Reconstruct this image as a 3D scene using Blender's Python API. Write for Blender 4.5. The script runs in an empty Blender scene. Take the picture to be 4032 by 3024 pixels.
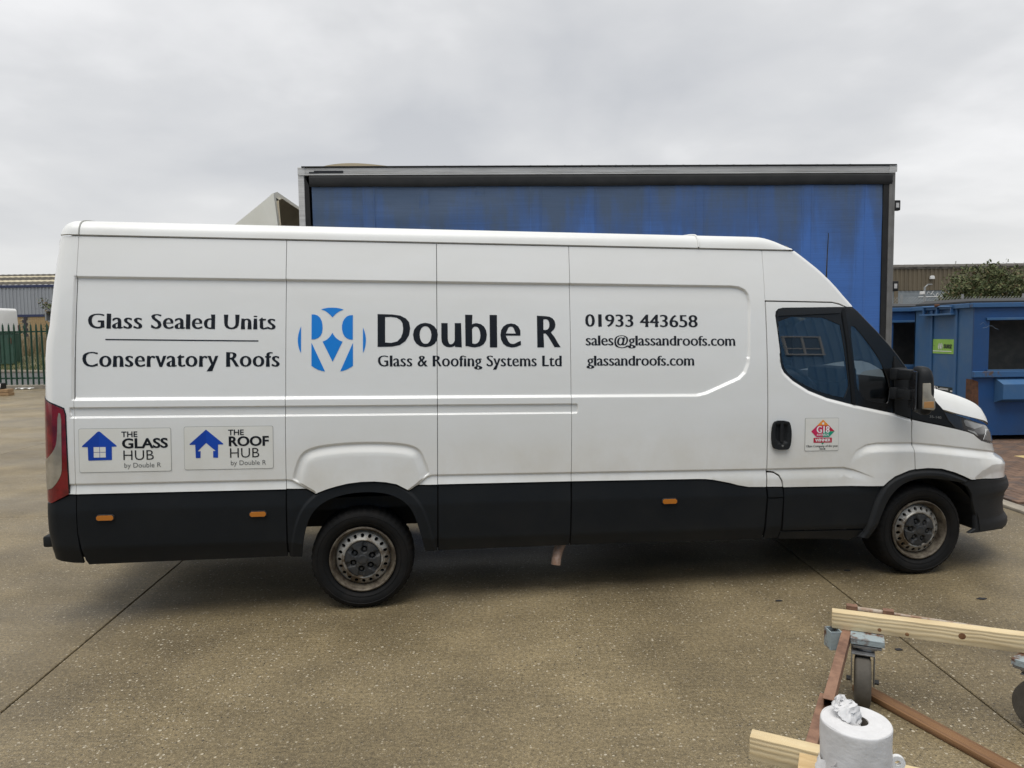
import bpy, bmesh, math, random
import numpy as np
from mathutils import Vector, Matrix
from mathutils.geometry import delaunay_2d_cdt

# ------------------------------------------------------------------ camera
SC = bpy.context.scene
COL = SC.collection
PI = math.pi
EYE_H, PITCH, ROLL = 1.84, 0.06948, 0.0129
cam_d = bpy.data.cameras.new('camera')
cam_d.sensor_fit = 'HORIZONTAL'; cam_d.sensor_width = 36.0; cam_d.lens = 36.0 * 2807.0 / 4032.0
cam_d.clip_start = 0.05; cam_d.clip_end = 3000.0
cam = bpy.data.objects.new('camera', cam_d); COL.objects.link(cam)
_fw = Vector((0, math.cos(PITCH), -math.sin(PITCH))); _dn = Vector((0, -math.sin(PITCH), -math.cos(PITCH))); _rt = Vector((1, 0, 0))
_r = _rt * math.cos(ROLL) + _dn * math.sin(ROLL); _d = -_rt * math.sin(ROLL) + _dn * math.cos(ROLL)
_m = Matrix((_r, -_d, -_fw)).transposed().to_4x4(); _m.translation = Vector((0, 0, EYE_H))
cam.matrix_world = _m
SC.camera = cam

# ------------------------------------------------------------------ sky, sun, exposure
SUN_EL, SUN_AZ = math.radians(73), math.radians(200)      # azimuth clockwise from +Y: behind the camera, to its left
SC.view_settings.view_transform = 'Standard'
try: SC.view_settings.look = 'None'
except Exception: pass
SC.view_settings.gamma = 1.0
SC.view_settings.use_curve_mapping = False
SC.view_settings.exposure = 0.72
W = bpy.data.worlds.new('World'); SC.world = W; W.use_nodes = True
nt = W.node_tree; nt.nodes.clear()
def wn(t, **k):
    n = nt.nodes.new(t)
    for a, b in k.items(): setattr(n, a, b)
    return n
L = nt.links.new
tc = wn('ShaderNodeTexCoord'); sep = wn('ShaderNodeSeparateXYZ'); L(tc.outputs['Generated'], sep.inputs[0])
zc = wn('ShaderNodeMath', operation='MAXIMUM'); L(sep.outputs['Z'], zc.inputs[0]); zc.inputs[1].default_value = 0.0
za = wn('ShaderNodeMath', operation='ADD'); L(zc.outputs[0], za.inputs[0]); za.inputs[1].default_value = 0.22
dx = wn('ShaderNodeMath', operation='DIVIDE'); L(sep.outputs['X'], dx.inputs[0]); L(za.outputs[0], dx.inputs[1])
dy = wn('ShaderNodeMath', operation='DIVIDE'); L(sep.outputs['Y'], dy.inputs[0]); L(za.outputs[0], dy.inputs[1])
cmb = wn('ShaderNodeCombineXYZ'); L(dx.outputs[0], cmb.inputs[0]); L(dy.outputs[0], cmb.inputs[1]); cmb.inputs[2].default_value = 3.7
n1 = wn('ShaderNodeTexNoise'); n1.inputs['Scale'].default_value = 1.25; n1.inputs['Detail'].default_value = 4.5; n1.inputs['Roughness'].default_value = 0.47
n1.inputs['Distortion'].default_value = 0.25
L(cmb.outputs[0], n1.inputs['Vector'])
rp = wn('ShaderNodeValToRGB'); n2 = wn('ShaderNodeTexNoise'); n2.inputs['Scale'].default_value = 4.5; n2.inputs['Detail'].default_value = 5.0; n2.inputs['Roughness'].default_value = .55; L(cmb.outputs[0], n2.inputs['Vector'])
nm = wn('ShaderNodeMix', data_type='FLOAT'); nm.inputs[0].default_value = .16; L(n1.outputs[0], nm.inputs[2]); L(n2.outputs[0], nm.inputs[3]); L(nm.outputs[0], rp.inputs[0])
e = rp.color_ramp.elements
e[0].position = 0.33; e[0].color = (0.415, 0.425, 0.445, 1)
e[1].position = 0.65; e[1].color = (0.66, 0.66, 0.665, 1)
m_ = rp.color_ramp.elements.new(0.5); m_.color = (0.505, 0.51, 0.52, 1)
# thinner cloud near the horizon is brighter
hz = wn('ShaderNodeMapRange'); L(zc.outputs[0], hz.inputs[0]); hz.inputs[1].default_value = 0.0; hz.inputs[2].default_value = 0.30; hz.inputs[3].default_value = 1.0; hz.inputs[4].default_value = 0.0
hz.interpolation_type = 'SMOOTHSTEP'
mxh = wn('ShaderNodeMix', data_type='RGBA'); L(rp.outputs[0], mxh.inputs[6]); mxh.inputs[7].default_value = (0.60, 0.595, 0.58, 1)
hzm = wn('ShaderNodeMath', operation='MULTIPLY'); L(hz.outputs[0], hzm.inputs[0]); hzm.inputs[1].default_value = 0.60; L(hzm.outputs[0], mxh.inputs[0])
sky = wn('ShaderNodeTexSky'); sky.sky_type = 'NISHITA'; sky.sun_disc = False; sky.sun_elevation = SUN_EL; sky.sun_rotation = SUN_AZ
skb = wn('ShaderNodeBackground'); L(sky.outputs[0], skb.inputs[0]); skb.inputs[1].default_value = 0.05
clb = wn('ShaderNodeBackground'); L(mxh.outputs[2], clb.inputs[0]); clb.inputs[1].default_value = 0.90
mxs = wn('ShaderNodeMixShader'); mxs.inputs[0].default_value = 0.93; L(skb.outputs[0], mxs.inputs[1]); L(clb.outputs[0], mxs.inputs[2])
wo = wn('ShaderNodeOutputWorld'); L(mxs.outputs[0], wo.inputs[0])
sun_d = bpy.data.lights.new('sun', 'SUN'); sun_d.energy = 1.5; sun_d.angle = math.radians(46); sun_d.color = (1.0, 0.985, 0.95)
sun = bpy.data.objects.new('sun', sun_d); COL.objects.link(sun)
_sd = Vector((math.sin(SUN_AZ) * math.cos(SUN_EL), math.cos(SUN_AZ) * math.cos(SUN_EL), math.sin(SUN_EL)))
sun.rotation_euler = _sd.to_track_quat('Z', 'Y').to_euler(); sun.location = _sd * 30
random.seed(7); rng = np.random.RandomState(5)

# ------------------------------------------------------------------ materials
MATS = {}
def M(name, col, rough=0.5, metal=0.0, col2=None, vscale=4.0, vlo=0.4, vhi=0.65, bump=0.0, bscale=60.0, coat=0.0, spec=0.5, stretch=(1, 1, 1), rvar=0.0, detail=5, bstretch=None):
    m = bpy.data.materials.new(name); m.use_nodes = True; t = m.node_tree; b = t.nodes['Principled BSDF']; ln = t.links.new
    b.inputs['Base Color'].default_value = (*col, 1); b.inputs['Roughness'].default_value = rough; b.inputs['Metallic'].default_value = metal
    b.inputs['Coat Weight'].default_value = coat; b.inputs['Coat Roughness'].default_value = 0.08; b.inputs['Specular IOR Level'].default_value = spec
    c = t.nodes.new('ShaderNodeTexCoord')
    def mapped(s):
        mp = t.nodes.new('ShaderNodeMapping'); mp.inputs['Scale'].default_value = s; ln(c.outputs['Object'], mp.inputs['Vector']); return mp
    mp = mapped(stretch)
    if col2:
        n = t.nodes.new('ShaderNodeTexNoise'); n.inputs['Scale'].default_value = vscale; n.inputs['Detail'].default_value = detail; n.inputs['Roughness'].default_value = 0.6
        ln(mp.outputs[0], n.inputs['Vector'])
        r = t.nodes.new('ShaderNodeValToRGB'); r.color_ramp.elements[0].position = vlo; r.color_ramp.elements[0].color = (*col, 1)
        r.color_ramp.elements[1].position = vhi; r.color_ramp.elements[1].color = (*col2, 1)
        ln(n.outputs[0], r.inputs[0]); ln(r.outputs[0], b.inputs['Base Color'])
        if rvar:
            mr = t.nodes.new('ShaderNodeMapRange'); mr.inputs[3].default_value = rough - rvar; mr.inputs[4].default_value = rough + rvar
            ln(n.outputs[0], mr.inputs[0]); ln(mr.outputs[0], b.inputs['Roughness'])
    if bump:
        n2 = t.nodes.new('ShaderNodeTexNoise'); n2.inputs['Scale'].default_value = bscale; n2.inputs['Detail'].default_value = 4
        ln((mapped(bstretch) if bstretch else mp).outputs[0], n2.inputs['Vector'])
        bp = t.nodes.new('ShaderNodeBump'); bp.inputs['Strength'].default_value = 1.0; bp.inputs['Distance'].default_value = bump
        ln(n2.outputs[0], bp.inputs['Height']); ln(bp.outputs[0], b.inputs['Normal'])
    MATS[name] = m
    return m
def glassmat(name, tint, rough=0.0, ior=1.5, boost=1.0):
    m = bpy.data.materials.new(name); m.use_nodes = True; t = m.node_tree; t.nodes.clear(); ln = t.links.new
    o = t.nodes.new('ShaderNodeOutputMaterial'); tr = t.nodes.new('ShaderNodeBsdfTransparent'); tr.inputs[0].default_value = (*tint, 1)
    g = t.nodes.new('ShaderNodeBsdfGlossy'); g.inputs['Roughness'].default_value = rough; g.inputs[0].default_value = (.95, .97, 1, 1)
    f = t.nodes.new('ShaderNodeFresnel'); f.inputs[0].default_value = ior
    mu = t.nodes.new('ShaderNodeMath'); mu.operation = 'MULTIPLY'; mu.inputs[1].default_value = boost; mu.use_clamp = True; ln(f.outputs[0], mu.inputs[0])
    x = t.nodes.new('ShaderNodeMixShader'); ln(mu.outputs[0], x.inputs[0]); ln(tr.outputs[0], x.inputs[1]); ln(g.outputs[0], x.inputs[2]); ln(x.outputs[0], o.inputs[0])
    MATS[name] = m; return m

M('paint', (.80, .80, .78), .28, col2=(.755, .75, .715), vscale=1.1, vlo=.42, vhi=.78, coat=.9, stretch=(.5, .5, 1.6), bump=.006, bscale=1.7, bstretch=(1, 1, 1))
M('roofpaint', (.78, .78, .755), .36, col2=(.74, .735, .70), vscale=2.0, coat=.15)
M('clad', (.0095, .0112, .0132), .50, col2=(.0135, .0148, .016), vscale=3.0, vlo=.45, vhi=.75, bump=.0004, bscale=500, spec=.2)
M('cladrough', (.0110, .0124, .0142), .58, col2=(.016, .017, .018), vscale=6, bump=.0006, bscale=350, spec=.25)
M('blackgloss', (.010, .0105, .011), .22, spec=.5)
M('rubber', (.014, .014, .014), .75, col2=(.026, .025, .023), vscale=8, bump=.0008, bscale=90)
M('tyre', (.008, .008, .008), .70, col2=(.017, .015, .0135), vscale=7, vlo=.45, vhi=.75, bump=.0008, bscale=120, spec=.2)
M('rim', (.40, .385, .35), .45, metal=.45, col2=(.13, .095, .06), vscale=9, vlo=.46, vhi=.62, bump=.0008, bscale=110)
M('rimdark', (.16, .135, .10), .6, metal=.35, col2=(.045, .032, .022), vscale=14, vlo=.40, vhi=.62, bump=.001, bscale=90)
M('hubcap', (.016, .018, .021), .58, col2=(.045, .043, .040), vscale=14)
M('dark', (.006, .006, .006), .9)
M('under', (.010, .010, .010), .85)
M('amber', (.50, .165, .015), .25, coat=.5)
M('amberdull', (.42, .22, .075), .2, coat=.6)
M('redlens', (.20, .004, .008), .10, coat=.6, col2=(.10, .002, .005), vscale=14)
M('clearlens', (.40, .36, .29), .14, metal=.25, col2=(.27, .24, .19), vscale=9)
M('chrome', (.55, .56, .56), .12, metal=.9)
M('lampglass', (.20, .205, .21), .06, metal=.25, coat=1.0)
M('lampdark', (.03, .03, .032), .12, coat=.6)
M('dblack', (.006, .006, .008), .30, spec=.5)
M('dgrey', (.17, .17, .165), .4)
M('dblue', (.006, .205, .66), .35)
M('dnavy', (.006, .060, .42), .35)
M('dnavy2', (.005, .050, .36), .35)
M('magnet', (.75, .745, .70), .42, col2=(.71, .70, .645), vscale=4)
M('magedge', (.34, .34, .31), .5)
M('dwhite', (.85, .85, .84), .4)
M('dred', (.50, .012, .045), .4)
M('dorange', (.85, .30, .03), .4)
M('dcrimson', (.58, .02, .10), .4)
M('dgreen', (.01, .33, .20), .4)
glassmat('glass', (.74, .82, .85), boost=4.2)
glassmat('screen', (.80, .86, .86), boost=1.3)
M('seat', (.022, .023, .026), .85)
M('trimgrey', (.22, .225, .22), .7)
M('exhaust', (.50, .37, .30), .55, metal=.3, col2=(.30, .18, .12), vscale=18)

def grime(name, z0, z1, col, amt):
    m = MATS[name]; t = m.node_tree; b = t.nodes['Principled BSDF']; ln = t.links.new; src = b.inputs['Base Color'].links[0].from_socket
    c = t.nodes.new('ShaderNodeTexCoord'); sp = t.nodes.new('ShaderNodeSeparateXYZ'); ln(c.outputs['Object'], sp.inputs[0])
    mr = t.nodes.new('ShaderNodeMapRange'); mr.interpolation_type = 'SMOOTHSTEP'; mr.inputs[1].default_value = z0; mr.inputs[2].default_value = z1; mr.inputs[3].default_value = amt; mr.inputs[4].default_value = 0; ln(sp.outputs[2], mr.inputs[0])
    n = t.nodes.new('ShaderNodeTexNoise'); n.inputs['Scale'].default_value = 2.2; n.inputs['Detail'].default_value = 8; n.inputs['Roughness'].default_value = .65; mp = t.nodes.new('ShaderNodeMapping'); mp.inputs['Scale'].default_value = (1.2, 1, .8); ln(c.outputs['Object'], mp.inputs[0]); ln(mp.outputs[0], n.inputs['Vector'])
    r = t.nodes.new('ShaderNodeMapRange'); r.inputs[1].default_value = .35; r.inputs[2].default_value = .70; ln(n.outputs[0], r.inputs[0])
    mu = t.nodes.new('ShaderNodeMath'); mu.operation = 'MULTIPLY'; ln(mr.outputs[0], mu.inputs[0]); ln(r.outputs[0], mu.inputs[1])
    x = t.nodes.new('ShaderNodeMix'); x.data_type = 'RGBA'; ln(mu.outputs[0], x.inputs[0]); ln(src, x.inputs[6]); x.inputs[7].default_value = (*col, 1); ln(x.outputs[2], b.inputs['Base Color'])
grime('paint', .75, 1.45, (.56, .51, .40), .42)
grime('clad', .25, .55, (.045, .040, .032), .55)

# ------------------------------------------------------------------ helpers
def link(o, parent=None, **props):
    COL.objects.link(o)
    if parent is not None: o.parent = parent
    for k, v in props.items(): o[k] = v
    return o
def thing(name, label, cat, loc=(0, 0, 0), rz=0.0, group=None):
    o = bpy.data.objects.new(name, None); o.empty_display_size = .2
    o.location = loc; o.rotation_euler = (0, 0, rz); link(o); o['label'] = label; o['category'] = cat
    if group: o['group'] = group
    return o
def tag(o, label, cat, group=None):
    o['label'] = label; o['category'] = cat
    if group: o['group'] = group
    return o
def struct(o): o['kind'] = 'structure'; return o
class MB:
    """collects shapes, built into one mesh object"""
    def __init__(s): s.v = []; s.f = []; s.mi = []; s.cur = 0
    def add(s, vs, fs):
        n = len(s.v); s.v += [tuple(map(float, p)) for p in vs]; s.f += [tuple(i + n for i in f) for f in fs]; s.mi += [s.cur] * len(fs); return s
    def box(s, c, d, rz=0.0, m=None):
        x, y, z = d[0] / 2, d[1] / 2, d[2] / 2
        vs = [Vector((sx * x, sy * y, sz * z)) for sz in (-1, 1) for sy in (-1, 1) for sx in (-1, 1)]
        R = (m if m is not None else Matrix.Rotation(rz, 3, 'Z'))
        vs = [R @ v + Vector(c) for v in vs]
        return s.add(vs, [(0, 2, 3, 1), (4, 5, 7, 6), (0, 1, 5, 4), (2, 6, 7, 3), (0, 4, 6, 2), (1, 3, 7, 5)])
    def bx(s, x0, x1, y0, y1, z0, z1): return s.box(((x0 + x1) / 2, (y0 + y1) / 2, (z0 + z1) / 2), (abs(x1 - x0), abs(y1 - y0), abs(z1 - z0)))
    def beam(s, p0, p1, a, b, up=(0, 0, 1)):
        p0, p1 = Vector(p0), Vector(p1); d = (p1 - p0); ln = d.length; d.normalize(); sd = d.cross(Vector(up)); sd.normalize(); u = sd.cross(d)
        R = Matrix((d, sd, u)).transposed(); return s.box((p0 + p1) / 2, (ln, a, b), m=R)
    def tube(s, path, r, seg=10, caps=True):
        P = [Vector(p) for p in path]; n = len(P); rings = []
        for i, p in enumerate(P):
            d = (P[min(i + 1, n - 1)] - P[max(i - 1, 0)]).normalized(); a = d.cross(Vector((0, 0, 1)))
            if a.length < 1e-3: a = d.cross(Vector((1, 0, 0)))
            a.normalize(); b = d.cross(a); rr = r[i] if hasattr(r, '__len__') else r
            rings.append([p + (a * math.cos(2 * PI * k / seg) + b * math.sin(2 * PI * k / seg)) * rr for k in range(seg)])
        vs = [q for rg in rings for q in rg]; fs = []
        for i in range(n - 1):
            for k in range(seg): fs.append((i * seg + k, i * seg + (k + 1) % seg, (i + 1) * seg + (k + 1) % seg, (i + 1) * seg + k))
        if caps: fs += [tuple(range(seg))[::-1], tuple((n - 1) * seg + k for k in range(seg))]
        return s.add(vs, fs)
    def lathe(s, prof, seg=48, c=(0, 0, 0), axis='Y', closed=False):
        """prof: (radius, along)"""
        vs = []; n = len(prof)
        for k in range(seg):
            t = 2 * PI * k / seg; co, si = math.cos(t), math.sin(t)
            for r, a in prof:
                if axis == 'Y': vs.append((c[0] + r * co, c[1] + a, c[2] + r * si))
                elif axis == 'Z': vs.append((c[0] + r * co, c[1] + r * si, c[2] + a))
                else: vs.append((c[0] + a, c[1] + r * co, c[2] + r * si))
        fs = []
        for k in range(seg):
            k2 = (k + 1) % seg
            for i in range(n - 1 + (1 if closed else 0)):
                j = (i + 1) % n; fs.append((k * n + i, k2 * n + i, k2 * n + j, k * n + j))
        return s.add(vs, fs)
    def prism(s, poly, z0, z1, fn=None):
        """poly in 2D extruded from z0 to z1; fn maps (a,b,z)->3D"""
        fn = fn or (lambda a, b, z: (a, b, z)); n = len(poly)
        vs = [fn(a, b, z0) for a, b in poly] + [fn(a, b, z1) for a, b in poly]
        return s.add(vs, [tuple(range(n))[::-1], tuple(n + i for i in range(n))] + [(i, (i + 1) % n, n + (i + 1) % n, n + i) for i in range(n)])
    def grid(s, rows):
        """rows: list of equal length point rows"""
        n = len(rows[0]); vs = [p for r in rows for p in r]
        return s.add(vs, [(i * n + k, i * n + k + 1, (i + 1) * n + k + 1, (i + 1) * n + k) for i in range(len(rows) - 1) for k in range(n - 1)])
    def mesh(s, name, bev=0.0, smooth=None, seg=2, fix=True):
        me = bpy.data.meshes.new(name); me.from_pydata(s.v, [], s.f); me.update()
        if len(set(s.mi)) > 1: me.polygons.foreach_set('material_index', s.mi)
        if fix or bev:
            bm = bmesh.new(); bm.from_mesh(me)
            if fix: bmesh.ops.recalc_face_normals(bm, faces=bm.faces)
            if bev:
                ed = [q for q in bm.edges if len(q.link_faces) == 2 and q.calc_face_angle(0) > 0.5]
                if ed: bmesh.ops.bevel(bm, geom=ed, offset=bev, segments=seg, profile=.5, affect='EDGES', clamp_overlap=True)
            bm.to_mesh(me); bm.free()
        if smooth is not None:
            me.polygons.foreach_set('use_smooth', [True] * len(me.polygons)); me.set_sharp_from_angle(angle=math.radians(smooth))
        return me
    def build(s, name, mat, parent=None, bev=0.0, smooth=None, seg=2, loc=None, rz=None, fix=True):
        me = s.mesh(name, bev, smooth, seg, fix)
        for q in (mat if isinstance(mat, (list, tuple)) else [mat]): me.materials.append(MATS[q])
        o = bpy.data.objects.new(name, me)
        if loc is not None: o.location = loc
        if rz is not None: o.rotation_euler = (0, 0, rz)
        return link(o, parent)
def copy_tree(o, parent=None):
    c = o.copy(); COL.objects.link(c); c.parent = parent
    for ch in list(o.children): copy_tree(ch, c)
    return c
def arr(p): return np.array(p, float)
def resample(poly, step, closed=True):
    P = arr(poly); n = len(P); out = []
    for i in range(n if closed else n - 1):
        a, b = P[i], P[(i + 1) % n]; k = max(1, int(math.ceil(np.hypot(*(b - a)) / step)))
        out += [a + (b - a) * j / k for j in range(k)]
    if not closed: out.append(P[-1])
    return arr(out)
def smooth_poly(poly, it=2, closed=True, keep=()):
    """Chaikin corner rounding"""
    P = [tuple(p) for p in poly]
    for _ in range(it):
        Q = []; n = len(P)
        for i in range(n if closed else n - 1):
            a, b = arr(P[i]), arr(P[(i + 1) % n]); Q += [tuple(a * .75 + b * .25), tuple(a * .25 + b * .75)]
        if not closed: Q = [P[0]] + Q + [P[-1]]
        P = Q
    return P
def area2(P): P = arr(P); x, y = P[:, 0], P[:, 1]; return .5 * np.sum(x * np.roll(y, -1) - np.roll(x, -1) * y)
def inset(poly, g):
    P = arr(poly)
    if area2(P) < 0: P = P[::-1]
    a = np.roll(P, 1, 0); b = np.roll(P, -1, 0)
    d1 = P - a; d2 = b - P; d1 /= np.maximum(np.hypot(d1[:, 0], d1[:, 1])[:, None], 1e-9); d2 /= np.maximum(np.hypot(d2[:, 0], d2[:, 1])[:, None], 1e-9)
    n1 = np.c_[-d1[:, 1], d1[:, 0]]; n2 = np.c_[-d2[:, 1], d2[:, 0]]; m = n1 + n2; den = np.maximum(1 + np.sum(n1 * n2, 1), .35)[:, None]
    return P + m / den * g
def in_poly(pts, poly):
    x, y = pts[:, 0], pts[:, 1]; P = arr(poly); ins = np.zeros(len(pts), bool)
    for i in range(len(P)):
        (x1, y1), (x2, y2) = P[i - 1], P[i]
        c = (y1 > y) != (y2 > y)
        with np.errstate(divide='ignore', invalid='ignore'): ins ^= c & (x < (x2 - x1) * (y - y1) / (y2 - y1 + 1e-30) + x1)
    return ins
def dist_line(pts, line, closed=False):
    P = arr(line); d = np.full(len(pts), 9.0)
    for i in range(len(P) if closed else len(P) - 1):
        a, b = P[i], P[(i + 1) % len(P)]; ab = b - a; t = np.clip(((pts - a) @ ab) / max(ab @ ab, 1e-12), 0, 1)
        q = pts - (a + t[:, None] * ab); d = np.minimum(d, np.hypot(q[:, 0], q[:, 1]))
    return d
def sd_in(pts, poly):
    """depth inside polygon (negative outside)"""
    return np.where(in_poly(pts, poly), 1, -1) * dist_line(pts, poly, True)
def sst(x): x = np.clip(x, 0, 1); return x * x * (3 - 2 * x)

# ------------------------------------------------------------------ ground: concrete yard in bays, kerb, block paving
def concrete(name, ca, cb, fleck=True, wet=.0):
    m = bpy.data.materials.new(name); m.use_nodes = True; t = m.node_tree; b = t.nodes['Principled BSDF']; ln = t.links.new; N = t.nodes.new
    tc = N('ShaderNodeTexCoord')
    def noise(scale, stretch=(1, 1, 1), det=5, ro=.55):
        mp = N('ShaderNodeMapping'); mp.inputs['Scale'].default_value = stretch; ln(tc.outputs['Object'], mp.inputs[0]); n = N('ShaderNodeTexNoise'); n.inputs['Scale'].default_value = scale; n.inputs['Detail'].default_value = det; n.inputs['Roughness'].default_value = ro; ln(mp.outputs[0], n.inputs['Vector']); return n
    def ramp(src, p0, c0, p1, c1):
        r = N('ShaderNodeValToRGB'); r.color_ramp.elements[0].position = p0; r.color_ramp.elements[0].color = (*c0, 1); r.color_ramp.elements[1].position = p1; r.color_ramp.elements[1].color = (*c1, 1); ln(src, r.inputs[0]); return r
    def mix(a, bb, fac, mode='MIX'):
        x = N('ShaderNodeMix'); x.data_type = 'RGBA'; x.blend_type = mode
        if isinstance(fac, float): x.inputs[0].default_value = fac
        else: ln(fac, x.inputs[0])
        ln(a, x.inputs[6]); ln(bb, x.inputs[7]); return x.outputs[2]
    big = noise(.45, (1, .8, 1), 6); base = ramp(big.outputs[0], .36, ca, .66, cb).outputs[0]
    pat = noise(1.6, (1, 1, 1), 4); base = mix(base, ramp(pat.outputs[0], .35, (.78, .77, .75), .68, (1.14, 1.13, 1.10)).outputs[0], 1.0, 'MULTIPLY')
    broom = noise(2.2, (1.2, 26, 1), 3, .7); base = mix(base, ramp(broom.outputs[0], .3, (.86, .86, .86), .7, (1.10, 1.10, 1.10)).outputs[0], 1.0, 'MULTIPLY')
    st = noise(.9, (1.0, .55, 1), 7, .62); base = mix(base, ramp(st.outputs[0], .40, (.82, .82, .82), .54, (1.0, 1.0, 1.0)).outputs[0], .75, 'MULTIPLY')
    fm = ramp(noise(.7, (1, 1, 1), 4).outputs[0], .36, (.35, .35, .35), .60, (1, 1, 1)).outputs[0]
    g2 = noise(48, (1, 1, 1), 3, .75); base = mix(base, ramp(g2.outputs[0], .34, (.66, .65, .63), .66, (1.32, 1.31, 1.28)).outputs[0], 1.0, 'MULTIPLY')
    gr = noise(140, (1, 1, 1), 3, .7); base = mix(base, ramp(gr.outputs[0], .34, (.62, .61, .60), .66, (1.36, 1.36, 1.34)).outputs[0], 1.0, 'MULTIPLY')
    if fleck:
        for sc, thr, keep, colr in ((46, .22, .70, (.52, .46, .35)), (95, .27, .60, (.36, .31, .23)), (60, .24, .74, (.040, .034, .026))):
            v = N('ShaderNodeTexVoronoi'); v.inputs['Scale'].default_value = sc; v.inputs['Randomness'].default_value = 1.0; ln(tc.outputs['Object'], v.inputs['Vector'])
            sp = N('ShaderNodeSeparateColor'); ln(v.outputs['Color'], sp.inputs[0])
            rr = N('ShaderNodeMath'); rr.operation = 'MULTIPLY'; ln(sp.outputs[1], rr.inputs[0]); rr.inputs[1].default_value = thr * 1.5
            lt = N('ShaderNodeMath'); lt.operation = 'LESS_THAN'; ln(v.outputs['Distance'], lt.inputs[0]); ln(rr.outputs[0], lt.inputs[1])
            gt = N('ShaderNodeMath'); gt.operation = 'GREATER_THAN'; ln(sp.outputs[0], gt.inputs[0]); gt.inputs[1].default_value = keep
            mm = N('ShaderNodeMath'); mm.operation = 'MULTIPLY'; ln(lt.outputs[0], mm.inputs[0]); ln(gt.outputs[0], mm.inputs[1])
            m8 = N('ShaderNodeMath'); m8.operation = 'MULTIPLY'; ln(mm.outputs[0], m8.inputs[0]); ln(fm, m8.inputs[1])
            cc = N('ShaderNodeRGB'); cc.outputs[0].default_value = (*colr, 1); base = mix(base, cc.outputs[0], m8.outputs[0])
    ln(base, b.inputs['Base Color'])
    damp = noise(.55, (.6, 1.5, 1), 5); mr = N('ShaderNodeMapRange'); ln(damp.outputs[0], mr.inputs[0]); mr.inputs[1].default_value = .38; mr.inputs[2].default_value = .62; mr.inputs[3].default_value = .62 - wet; mr.inputs[4].default_value = .38 - wet; ln(mr.outputs[0], b.inputs['Roughness'])
    bn = noise(170, (1, 1, 1), 4, .7); bp_ = N('ShaderNodeBump'); bp_.inputs['Distance'].default_value = .0028; bp_.inputs['Strength'].default_value = .9; ln(bn.outputs[0], bp_.inputs['Height']); ln(bp_.outputs[0], b.inputs['Normal'])
    MATS[name] = m
concrete('concrete', (.166, .131, .076), (.266, .214, .128))
concrete('asphalt', (.055, .055, .055), (.075, .073, .070), fleck=False)
M('joint', (.018, .016, .013), .9)
M('kerb', (.34, .30, .235), .8, col2=(.24, .21, .165), vscale=7, bump=.002, bscale=60)
M('brick_a', (.155, .092, .060), .8, col2=(.10, .065, .047), vscale=14, bump=.002, bscale=90)
M('brick_b', (.19, .115, .075), .8, col2=(.125, .08, .056), vscale=14, bump=.002, bscale=90)
M('brick_c', (.12, .082, .062), .8, col2=(.085, .06, .05), vscale=14, bump=.002, bscale=90)
M('sand', (.07, .055, .042), .95)
M('soil', (.10, .085, .05), .95, col2=(.14, .12, .06), vscale=3)
M('grass', (.075, .105, .030), .8, col2=(.12, .13, .045), vscale=.8)
M('strawgrass', (.26, .20, .115), .8, col2=(.17, .145, .07), vscale=.9)

ground = struct(MB().add([(-900, -600, -.03), (900, -600, -.03), (900, 1400, -.03), (-900, 1400, -.03)], [(0, 1, 2, 3)]).build('ground', 'asphalt'))
struct(MB().add([(-34, -9, -.022), (5.06, -9, -.022), (5.06, 27.0, -.022), (-34, 27.0, -.022)], [(0, 1, 2, 3)]).build('yard_base', 'joint'))
YARD = struct(bpy.data.objects.new('yard', None)); link(YARD)
def jx(i, y):   # bay joints: all run away from the camera, the left one slightly askew
    lines = {0: (-30.0, 0), 1: (-17.3, -.05), 2: (-12.3, -.07), 3: (-7.4, -.08), 4: (-2.275, -.0830), 5: (2.30, 0.002), 6: (5.045, 0)}
    a, k = lines[i]; return a + k * y
YJ = [-9.0, -2.4, 7.35, 14.2, 20.6, 27.0]
g = .006
for i in range(6):
    for j in range(5):
        gx = .0045 if i in (3, 4) else .007
        y0, y1 = YJ[j] + g, YJ[j + 1] - g
        ga, gb_ = [.005 for q in (i, i + 1)]
        poly = [(jx(i, y0) + ga, y0), (jx(i + 1, y0) - gb_, y0), (jx(i + 1, y1) - gb_, y1), (jx(i, y1) + ga, y1)]
        MB().prism(poly, -.021, 0.0).build('concrete_slab', 'concrete', YARD, bev=.004, seg=1)
KERB = struct(bpy.data.objects.new('kerb', None)); link(KERB)
y = -8.0
while y < 26:
    MB().bx(5.05, 5.205, y + .004, y + .906, -.02, .028 + random.uniform(-.002, .002)).build('kerb_stone', 'kerb', KERB, bev=.012, seg=2, smooth=40); y += .912
# herringbone block paving on the right
PAV = struct(bpy.data.objects.new('block_paving', None)); link(PAV)
MB().add([(5.2, -6, -.012), (40, -6, -.012), (40, 30, -.012), (5.2, 30, -.012)], [(0, 1, 2, 3)]).build('sand_bed', 'sand', PAV)
def brick_mesh(mt, horiz):
    mb = MB(); mb.box((0, 0, 0), (.197, .097, .05) if horiz else (.097, .197, .05)); me = mb.mesh('brick', .004, None, 1); me.materials.append(MATS[mt]); return me
BM = {(mt, h): brick_mesh(mt, h) for mt in ('brick_a', 'brick_b', 'brick_c') for h in (True, False)}
cells = []; x0, y0 = 5.31, 5.0
for ix in range(-1, 60):
    for iy in range(-1, 85):
        c = (ix - iy) % 4
        if c == 0: cells.append((x0 + ix * .1 + .1, y0 + iy * .1 + .05, True))
        elif c == 3: cells.append((x0 + ix * .1 + .05, y0 + iy * .1 + .1, False))
cells = [q for q in cells if q[0] - .1 > 5.21]
def seen(q):   # wedge open between the van's nose and the right edge of the view
    r = q[0] / q[1]; return .655 < r < .735 and 6.4 < q[1] < 11.6
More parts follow.
